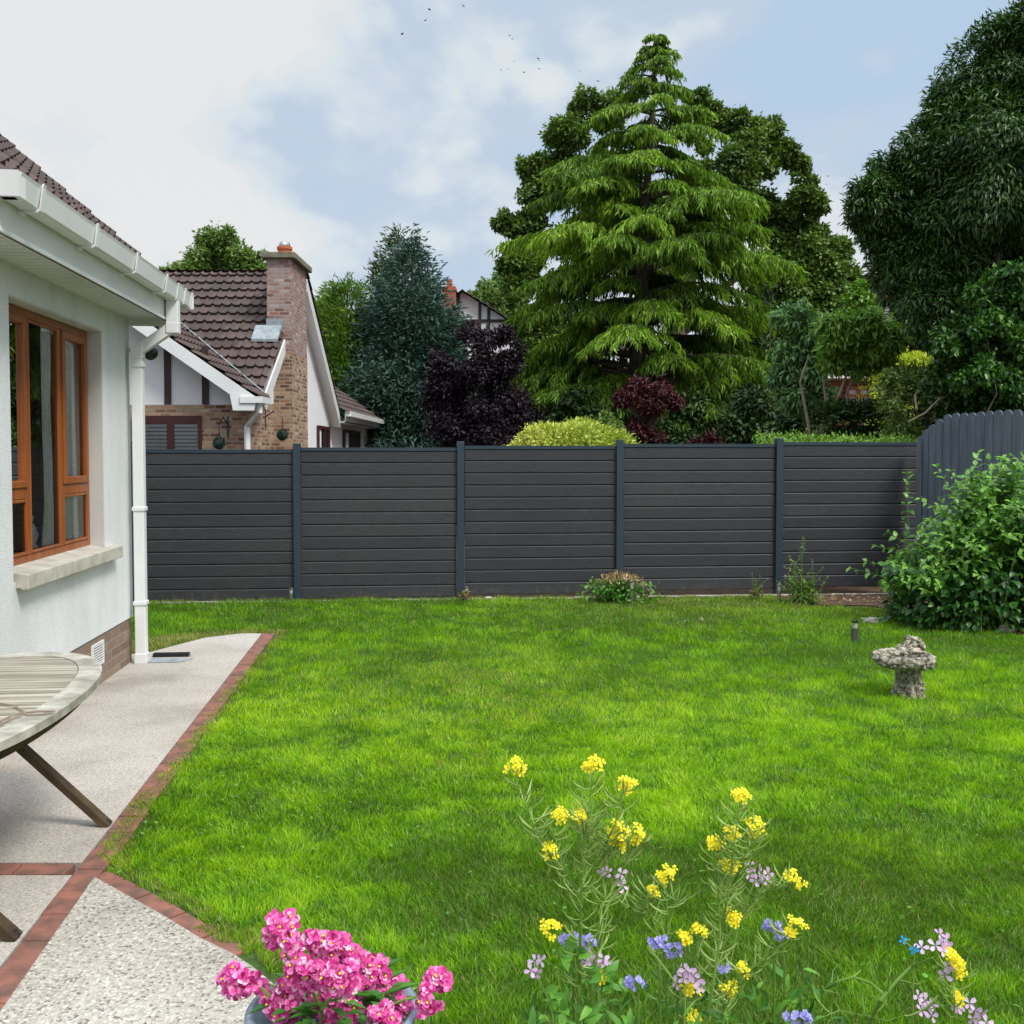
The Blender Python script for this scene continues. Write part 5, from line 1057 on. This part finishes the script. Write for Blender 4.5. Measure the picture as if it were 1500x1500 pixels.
# ================================================================== FOREGROUND FLOWERS
def petals(centers,facing,n_pet,L,W,tilt=.5,jit=.15,spin=None):
    Bs=[];Ds=[];Ns=[];Ls=[]
    for c,f in zip(centers,facing):
        f=Vector(f).normalized(); u=f.orthogonal().normalized(); v=f.cross(u); a0=random.uniform(0,6.28)
        for j in range(n_pet):
            a=a0+2*math.pi*j/n_pet+random.gauss(0,jit); r_=u*math.cos(a)+v*math.sin(a)
            Bs.append(Vector(c)+r_*L*.08);Ds.append(r_+f*(tilt+random.gauss(0,jit)));Ns.append(f-r_*tilt);Ls.append(L*random.uniform(.85,1.12))
    return np.array([tuple(x) for x in Bs]),np.array([tuple(x) for x in Ds]),np.array([tuple(x) for x in Ns]),np.array(Ls),np.array(Ls)*W/1.0
def petalgeo(B,D,N,L,W):
    D=nrm(D);S=nrm(np.cross(D,N));N=np.cross(S,D);L=L[:,None];W=W[:,None]
    V=np.stack([B,B+D*L*.55+S*W*.5+N*W*.10,B+D*L*.93+S*W*.36-N*L*.05,B+D*L*.96-S*W*.36-N*L*.05,B+D*L*.55-S*W*.5+N*W*.10],1).reshape(-1,3); i=np.arange(len(B))*5
    return V,np.concatenate([np.stack([i,i+2,i+1],1),np.stack([i,i+3,i+2],1),np.stack([i,i+4,i+3],1)])
def petalmesh(name,parts,mat,parent,var,sv=.12):
    Vs=[];Fs=[];Av=[];off=0
    for (B,D,N,L,W),v in zip(parts,var):
        V,Fx=petalgeo(B,D,N,L,W); Vs.append(V);Fs.append(Fx+off);off+=len(V); Av.append(np.repeat(np.clip(v+RNG.normal(0,sv,len(B)),0,1),5))
    return npmesh(name,np.concatenate(Vs),np.concatenate(Fs),mat,parent,np.concatenate(Av))
# planter with pink stocks
YP=2.3; pc=P(487,1470,YP); pr=.185; zr_=P(400,1476,YP).z-.02
pp_=thing('plant_pot','dark round plant pot with pale rim holding pink flowers','plant pot',(pc.x,YP,0))
b=MB(); b.lathe([(pr*.72,0),(pr*.76,.02),(pr*.96,zr_-.03),(pr*.97,zr_)],40,(pc.x,YP,0)); b.build('body',simple('dark_pot',(.05,.06,.07),None,5,.35,0),pp_,smooth=True)
b=MB(); b.lathe([(pr*.98,zr_),(pr*1.05,zr_+.004),(pr*1.06,zr_+.018),(pr*.99,zr_+.022),(pr*.93,zr_+.004)],40,(pc.x,YP,0)); b.build('rim',simple('pot_rim',(.22,.27,.33),None,5,.3,0),pp_,smooth=True)
b=MB(); b.lathe([(pr*.95,zr_-.03),(pr*.5,zr_-.01),(.01,zr_)],24,(pc.x,YP,0)); b.build('compost',M['soil'],pp_)
stk=thing('pink_stock_plant','bushy pink and magenta flowering stock plant growing in the dark pot','flowering plant',(pc.x,YP,zr_))
spikes=[(413,1366,26,36,13),(349,1436,30,22,10),(378,1442,14,14,3),(488,1384,22,24,8),(455,1378,18,18,4),(432,1400,16,14,4),(505,1402,26,20,8),(450,1425,34,26,12),(500,1432,36,26,14),(540,1420,34,26,12),(415,1468,34,34,17),(470,1470,34,28,14),(540,1450,34,22,12),(575,1450,20,22,7),(590,1478,18,16,5),(642,1440,18,20,8),(632,1464,20,20,6),(610,1480,16,14,4),(560,1490,24,18,7),(520,1482,26,18,7),(480,1500,30,18,8)]
stm=MB(); root=Vector((pc.x,YP,zr_-.02))
for (px,py,rx,ry,k) in spikes:
    Yd_=YP+random.uniform(-.12,.12); cen=[];fc=[]; c0=P(px,py,Yd_)
    for j in range(int(k*1.9)):
        a=random.uniform(0,6.28); rr=math.sqrt((j+.5)/(k*1.9)); dx=math.cos(a)*rr*rx*.85;dy=math.sin(a)*rr*ry*.85
        y_=Yd_-.032*math.sqrt(max(0,1-rr*rr))+random.uniform(-.01,.03); p=P(px+dx,py+dy,y_); cen.append(p); fc.append(Vector((dx/rx*.8+random.gauss(0,.25),-1+random.gauss(0,.2),-dy/ry*.7+.45)))
    ps=[petals(cen,fc,6,.0180,.80,.30,.25),petals(cen,fc,5,.0130,.80,.75,.3),petals(cen,fc,4,.0080,.8,1.3,.3)]
    o=petalmesh('flower_spike',ps,F['pink'],stk,[.46,.60,.34],.24)
    b=MB(); 
    for c_,f_ in zip(cen,fc):
        if random.random()<.42: b.lathe([(.001,-.003),(.0032,0),(.001,.003)],6,Vector(c_)+Vector(f_).normalized()*.009)
    if b.v: b.build('flower_centre',F['yellow'],o)
    stm.tube(branch_path(root+Vector((random.uniform(-.08,.08),random.uniform(-.05,.05),0)),c0+Vector((0,.02,0)),.0,5,.05),[.005,.0045,.004,.004,.003,.0025],5)
stm.build('stems',F['stem'],stk)
n=150; a=RNG.uniform(0,6.28,n); zz_=RNG.uniform(0,.07,n); B=np.stack([pc.x+np.cos(a)*RNG.uniform(.0,.14,n),YP+np.sin(a)*.12,zr_+zz_],1)
leaves('leaves',B,nrm(np.stack([np.cos(a),np.sin(a),RNG.uniform(-.2,.9,n)],1)),nrm(np.stack([-np.cos(a)*.5,-np.sin(a)*.5,np.ones(n)],1)),RNG.uniform(.05,.085,n),RNG.uniform(.016,.026,n),RNG.uniform(.1,.6,n),F['sage'],stk,droop=.2)
# mustard plants
def yellow_head(t,px,py,w_,Y):
    cen=[];fc=[]; R_=w_/2/1500*Y
    for j in range(int(9+w_*.30)):
        a=random.uniform(0,6.28);r=math.sqrt(random.random())*R_*1.15; p=P(px,py,Y)+Vector((math.cos(a)*r,random.uniform(-.02,.02),math.sin(a)*r*.75+random.uniform(-.004,.004))); cen.append(p);fc.append(Vector((math.cos(a)*.6,-.7,.7+math.sin(a)*.5)))
    o=petalmesh('flower_head',[petals(cen,fc,4,.0092,.70,.22,.14),petals(cen,fc,4,.004,.5,2,.2)],F['yellow'],t,[.55,.25])
def pods(m,path,n,L=.042,LS=None):
    for i in range(n):
        f=random.uniform(.15,.98); k=f*(len(path)-1); i0=int(k); i1=min(i0+1,len(path)-1); p=path[i0].lerp(path[i1],k-i0)
        a=random.uniform(0,6.28); d=Vector((math.cos(a),math.sin(a)*.8,.15+random.uniform(-.1,.5))).normalized(); q=p+d*L*.4; q2=q+(d+Vector((0,0,.35))).normalized()*L*.55; q3=q2+(d+Vector((0,0,1.0))).normalized()*L*.42
        m.tube([p,q,q2,q3],[.0009,.0013,.0024,.0005],4,var=random.uniform(.3,1),cap=False)
def wild(label,name,cat,base,stems,heads,Y,fol,lily=0,group='wild flowers in the foreground border'):
    t=thing(name,label,cat,(base[0],base[1],0),group=group)
    m=MB()
    for st in stems:
        pts=[]; pxs,podn,r0=st
        for i,(px,py) in enumerate(pxs): pts.append(P(px,py,Y+.03*math.sin(i*2.1+px)))
        if pxs[0][1]>=1495: pts=[Vector((base[0],base[1],0))]+pts
        k=len(pts); m.tube(pts,[r0*(1-.65*i/(k-1)) for i in range(k)],6,var=random.uniform(.1,.5)); 
        if podn: pods(m,pts[1:] if pxs[0][1]>=1495 else pts,int(podn*1.6))
    m.build('stem',F['stem'],t)
    for h in heads: yellow_head(t,*h,Y)
    return t
YA=2.35; bA=(P(852,1500,YA).x,YA)
tA=wild('tall yellow mustard plant with many thin pods, leftmost of the three','mustard_plant','flowering plant',bA,[
 ([(852,1520),(848,1440),(850,1380),(852,1300),(856,1230),(862,1190),(868,1130)],34,.0055),
 ([(849,1305),(810,1260),(785,1215),(768,1170),(758,1130)],26,.0025),([(806,1255),(812,1225),(820,1198)],5,.0018),
 ([(853,1290),(880,1250),(900,1210),(915,1150)],30,.0025),([(856,1225),(852,1200)],6,.002),([(862,1280),(890,1250),(904,1226)],18,.002),([(875,1290),(915,1265),(932,1228)],18,.002),
 ([(858,1270),(862,1215),(866,1180)],14,.0015),([(870,1480),(874,1400),(880,1330),(905,1290)],24,.003),([(853,1330),(840,1300),(825,1270),(808,1250)],10,.002)],
 [(757,1124,28),(869,1118,29),(918,1146,27),(820,1193,18),(851,1197,19),(905,1216,26),(907,1232,20),(932,1224,22),(807,1245,18),(808,1360,27),(884,1430,10)],YA,'stem')
n=46; cpx=[(825,1465),(850,1490),(820,1495),(890,1430),(885,1440),(870,1480),(840,1400),(830,1410),(900,1490),(812,1480)]
cs=[P(*random.choice(cpx),YA) for _ in range(n)]; B=np.array([tuple(c) for c in cs])+rnd(n,.012)
ovleaves('leaves',B,nrm(rnd(n,.8)+np.array([0,-.2,.2])),nrm(rnd(n,.3)+np.array([0,-.6,.8])),RNG.uniform(.03,.058,n),RNG.uniform(.015,.03,n),RNG.uniform(.4,1,n),F['sage'],tA)
YB_=2.45; bB=(P(978,1500,YB_).x,YB_)
tB=wild('yellow mustard plant with a single round head, middle of the three','mustard_plant','flowering plant',bB,[
 ([(978,1520),(975,1450),(972,1400),(978,1340),(975,1292)],26,.004),([(973,1390),(955,1345),(945,1320),(955,1310)],10,.0018),([(976,1330),(1005,1315)],8,.0012),([(974,1345),(930,1330),(905,1320)],10,.0014)],
 [(977,1281,27),(957,1305,9)],YB_,'stem')
YC=2.4; bC=(P(1052,1500,YC).x,YC)
tC=wild('yellow mustard plant leaning right with many small heads, rightmost of three','mustard_plant','flowering plant',bC,[
 ([(1030,1520),(1045,1440),(1055,1370),(1052,1300),(1045,1240)],34,.0045),([(1052,1380),(1065,1320),(1075,1240),(1084,1175)],30,.0028),([(1070,1300),(1095,1255),(1106,1215)],22,.002),([(1060,1330),(1068,1275)],14,.002),
 ([(1050,1400),(1080,1350),(1110,1310),(1160,1290)],26,.0026),([(1045,1430),(1100,1420),(1140,1385),(1162,1362)],18,.0026),([(1000,1490),(1010,1450),(1020,1400),(1024,1365)],18,.002),([(1052,1500),(1065,1470),(1070,1445)],12,.002),([(1095,1440),(1090,1420)],6,.0015)],
 [(1084,1165,21),(1047,1232,20),(1074,1221,21),(1107,1210,23),(1070,1268,25),(1165,1288,25),(1163,1357,29),(1074,1342,15),(1024,1362,16),(1004,1374,14),(1008,1446,24),(1089,1420,12),(1067,1448,20),(1016,1492,16)],YC,'stem')
YD=2.3; bD=(P(1398,1500,YD).x,YD)
tD=wild('pale arching stem with lilac and yellow flowers at the lower right corner','radish_plant','flowering plant',bD,[
 ([(1398,1520),(1398,1460),(1399,1420)],18,.003),([(1270,1505),(1290,1465),(1315,1435),(1335,1415),(1366,1403)],0,.0062),([(1315,1435),(1345,1442),(1355,1437)],0,.002),([(1322,1428),(1318,1405),(1320,1393)],0,.002),([(1300,1455),(1303,1430),(1306,1412)],0,.002),([(1298,1460),(1275,1440),(1250,1431),(1225,1438),(1200,1452)],0,.0045),([(1250,1431),(1262,1420),(1276,1402)],0,.002),([(1218,1440),(1220,1422),(1229,1412)],0,.0016),([(1206,1450),(1228,1455)],0,.0014),([(1258,1433),(1275,1458),(1292,1462)],0,.002),([(1180,1500),(1230,1480),(1300,1495),(1350,1480),(1400,1470)],6,.002)],
 [(1402,1405,12),(1406,1422,9),(1404,1460,12),(1392,1395,10)],YD,'stem')
def lilacs(t,pts,Y,fol='lilac',L=.016,name='flower'):
    cen=[P(x,y,Y+random.uniform(-.02,.02)) for x,y in pts]; fc=[Vector((random.gauss(0,.5),-.8,random.gauss(.4,.4))) for _ in pts]
    petalmesh(name,[petals(cen,fc,4,L,.62,.15,.12),petals(cen,fc,3,L*.3,.4,2,.2)],F[fol],t,[.6,.2])
lilacs(tD,[(1376,1368),(1385,1378),(1370,1385),(1380,1392),(1388,1386),(1350,1388),(1345,1460),(1355,1466),(1365,1472),(1350,1480),(1365,1488),(1397,1480),(1403,1476),(1420,1470),(1428,1480),(1438,1485),(1425,1492),(1388,1415),(1384,1428),(1445,1498)],YD)
def radish(pts,base,label,stems,Y=2.35):
    c=P(base,1500,Y); t=thing('radish_plant',label,'flowering plant',(c.x,Y,0),group='lilac radish flowers in the foreground border'); m=MB()
    for s in stems: 
        q=[P(x,y,Y) for x,y in s]
        if s[0][1]>=1495: q=[Vector((c.x,Y,0))]+q
        m.tube(q,[.0022]*len(q),5,var=.6)
    m.build('stem',F['stem'],t); lilacs(t,pts,Y)
radish([(783,1408),(778,1422),(785,1426),(792,1407)],812,'pair of pale lilac flowers low left beside the tallest mustard',[[(812,1500),(806,1470),(790,1436),(784,1410)]],2.4)
radish([(864,1402),(868,1410),(884,1405),(888,1412),(880,1415),(859,1410)],868,'lilac blossoms on the mustard stem between violet head and broad leaf',[[(868,1500),(872,1450),(870,1405)]],2.38)
radish([(884,1278),(910,1280),(912,1298),(908,1290),(890,1277)],880,'small lilac flowers high among the pods of the left mustard',[[(876,1500),(878,1400),(895,1310),(905,1285)]],2.42)
radish([(1100,1270),(1112,1275),(1118,1285),(1125,1280),(1108,1290),(1098,1278),(1126,1290)],1062,'lilac pink cluster on a pale leaning stem among the right mustard',[[(1060,1500),(1068,1420),(1085,1340),(1106,1290)]],2.43)
radish([(995,1420),(1005,1422),(1015,1430),(1000,1432),(992,1440),(1020,1436),(1026,1445),(1010,1424)],1003,'deep pink lilac cluster above the yellow head at the bottom edge',[[(1003,1500),(1004,1460),(1003,1430)],[(990,1440),(960,1400),(950,1385)]],2.36)
# phacelia
def phac(px,py,w_,label,Y=2.4,nf=14):
    c=P(px,py,Y); t=thing('phacelia_plant',label,'flowering plant',(c.x+.01,Y,0),group='violet phacelia flowers in the foreground border'); R_=w_/2/1500*Y
    cen=[];fc=[]
    for j in range(nf):
        a=random.uniform(0,6.28); r=math.sqrt(random.random())*R_*.8; cen.append(c+Vector((math.cos(a)*r,random.uniform(-.015,.01),math.sin(a)*r*.6)));fc.append(Vector((math.cos(a),-.8,.5+.7*math.sin(a))))
    petalmesh('flower_head',[petals(cen,fc,5,.0095,.8,.55,.15)],F['phac'],t,[.6])
    n=nf*9; i=RNG.integers(0,nf,n); B=np.array([tuple(cen[k]) for k in i]); D=nrm(np.array([tuple(fc[k]) for k in i])+rnd(n,.45)); leaves('stamens',B,D,rnd(n),RNG.uniform(.012,.02,n),np.full(n,.0009),RNG.uniform(.3,1,n),F['phac'],t)
    m=MB(); m.tube([(c.x+.01,Y,0),(c.x+.008,Y,.5),c+Vector((0,.01,-.01))],[.004,.003,.002],6,var=.1); m.build('stem',F['stem'],t)
phac(835,1376,34,'violet phacelia head just left of the tall mustard stem'); phac(862,1380,26,'violet phacelia head just right of the tall mustard stem',2.5)
phac(962,1378,34,'large violet phacelia head below the round yellow mustard head'); phac(988,1390,30,'violet phacelia head right beneath the middle mustard',2.42)
phac(930,1437,30,'single star like violet phacelia flower low in the centre',2.35); phac(1130,1356,30,'violet phacelia head left of the large yellow cluster',2.45); phac(1145,1370,18,'small violet phacelia head tucked under the large yellow cluster',2.46,6)
phac(1060,1418,16,'tiny violet phacelia above the bottom pods of the right mustard',2.4,6); phac(1170,1492,48,'violet phacelia head cut by the bottom edge of the picture',2.3,18)
t=thing('blue_flower','small vivid blue flower beside a lilac bloom at lower right','flowering plant',(P(1340,1500,2.3).x,2.3,0)); lilacs(t,[(1339,1390)],2.3,'cyan',.013); lilacs(t,[(1323,1377)],2.3,'cyan',.009); m=MB(); m.tube([(P(1340,1500,2.3).x,2.3,0),P(1338,1440,2.3),P(1340,1392,2.3),P(1324,1378,2.3)],[.002]*4,5); m.build('stem',F['stem'],t)
# low foliage of the border at the bottom edge
t=thing('border_foliage','mixed low green leaves and pods filling the flower border bottom','foliage',(1.0,2.3,0),kind='stuff')
COL.objects.unlink(t); bpy.data.objects.remove(t)
n=650; px_=RNG.uniform(.02,.8,n); B=np.stack([px_,RNG.uniform(2.15,2.6,n),RNG.uniform(.12,.44,n)],1)
o=ovleaves('border_foliage',B,nrm(rnd(n,.7)+np.array([0,0,.6])),nrm(rnd(n,.4)+np.array([0,-.4,.8])),RNG.uniform(.02,.07,n),RNG.uniform(.006,.02,n),RNG.random(n),F['sage'],None); tag(o,'mixed low green leaves filling the flower border at the bottom edge','border foliage',kind='stuff')
# ================================================================== BIRDS
proto=None
for i,(px,py) in enumerate([(629,14),(623,30),(679,9),(589,50),(747,52),(751,57),(753,90),(734,102),(745,101),(768,106),(788,86),(790,89),(790,101),(849,104),(852,123),(871,125),(876,119),(1213,258),(1211,270)]):
    Y=70+random.uniform(-8,8); c=P(px,py,Y)
    if proto is None:
        b=MB(); s=.14; b.v=[(0,-s*.7,0),(0,s*.7,0),(-s*1.1,0,s*.3),(s*1.1,0,s*.3),(0,0,-s*.22),(0,-s*.1,s*.15)]; b.f=[(0,5,2),(5,1,2),(0,3,5),(5,3,1),(0,2,4),(2,1,4),(0,4,3),(4,1,3)]; b.m=[0]*8; b.a=[.5]*6
        proto=b.build('bird',M['black']); o=proto
    else: o=proto.copy(); COL.objects.link(o)
    o.location=c; o.rotation_euler=(random.uniform(-.3,.3),random.uniform(-.5,.5),random.uniform(0,6.28)); s=random.uniform(.6,1.0); o.scale=(s,s,s)
    tag(o,'tiny dark bird flying high in the pale cloudy sky','bird',group='small birds flying high in the sky')
print('objects',len(bpy.data.objects))
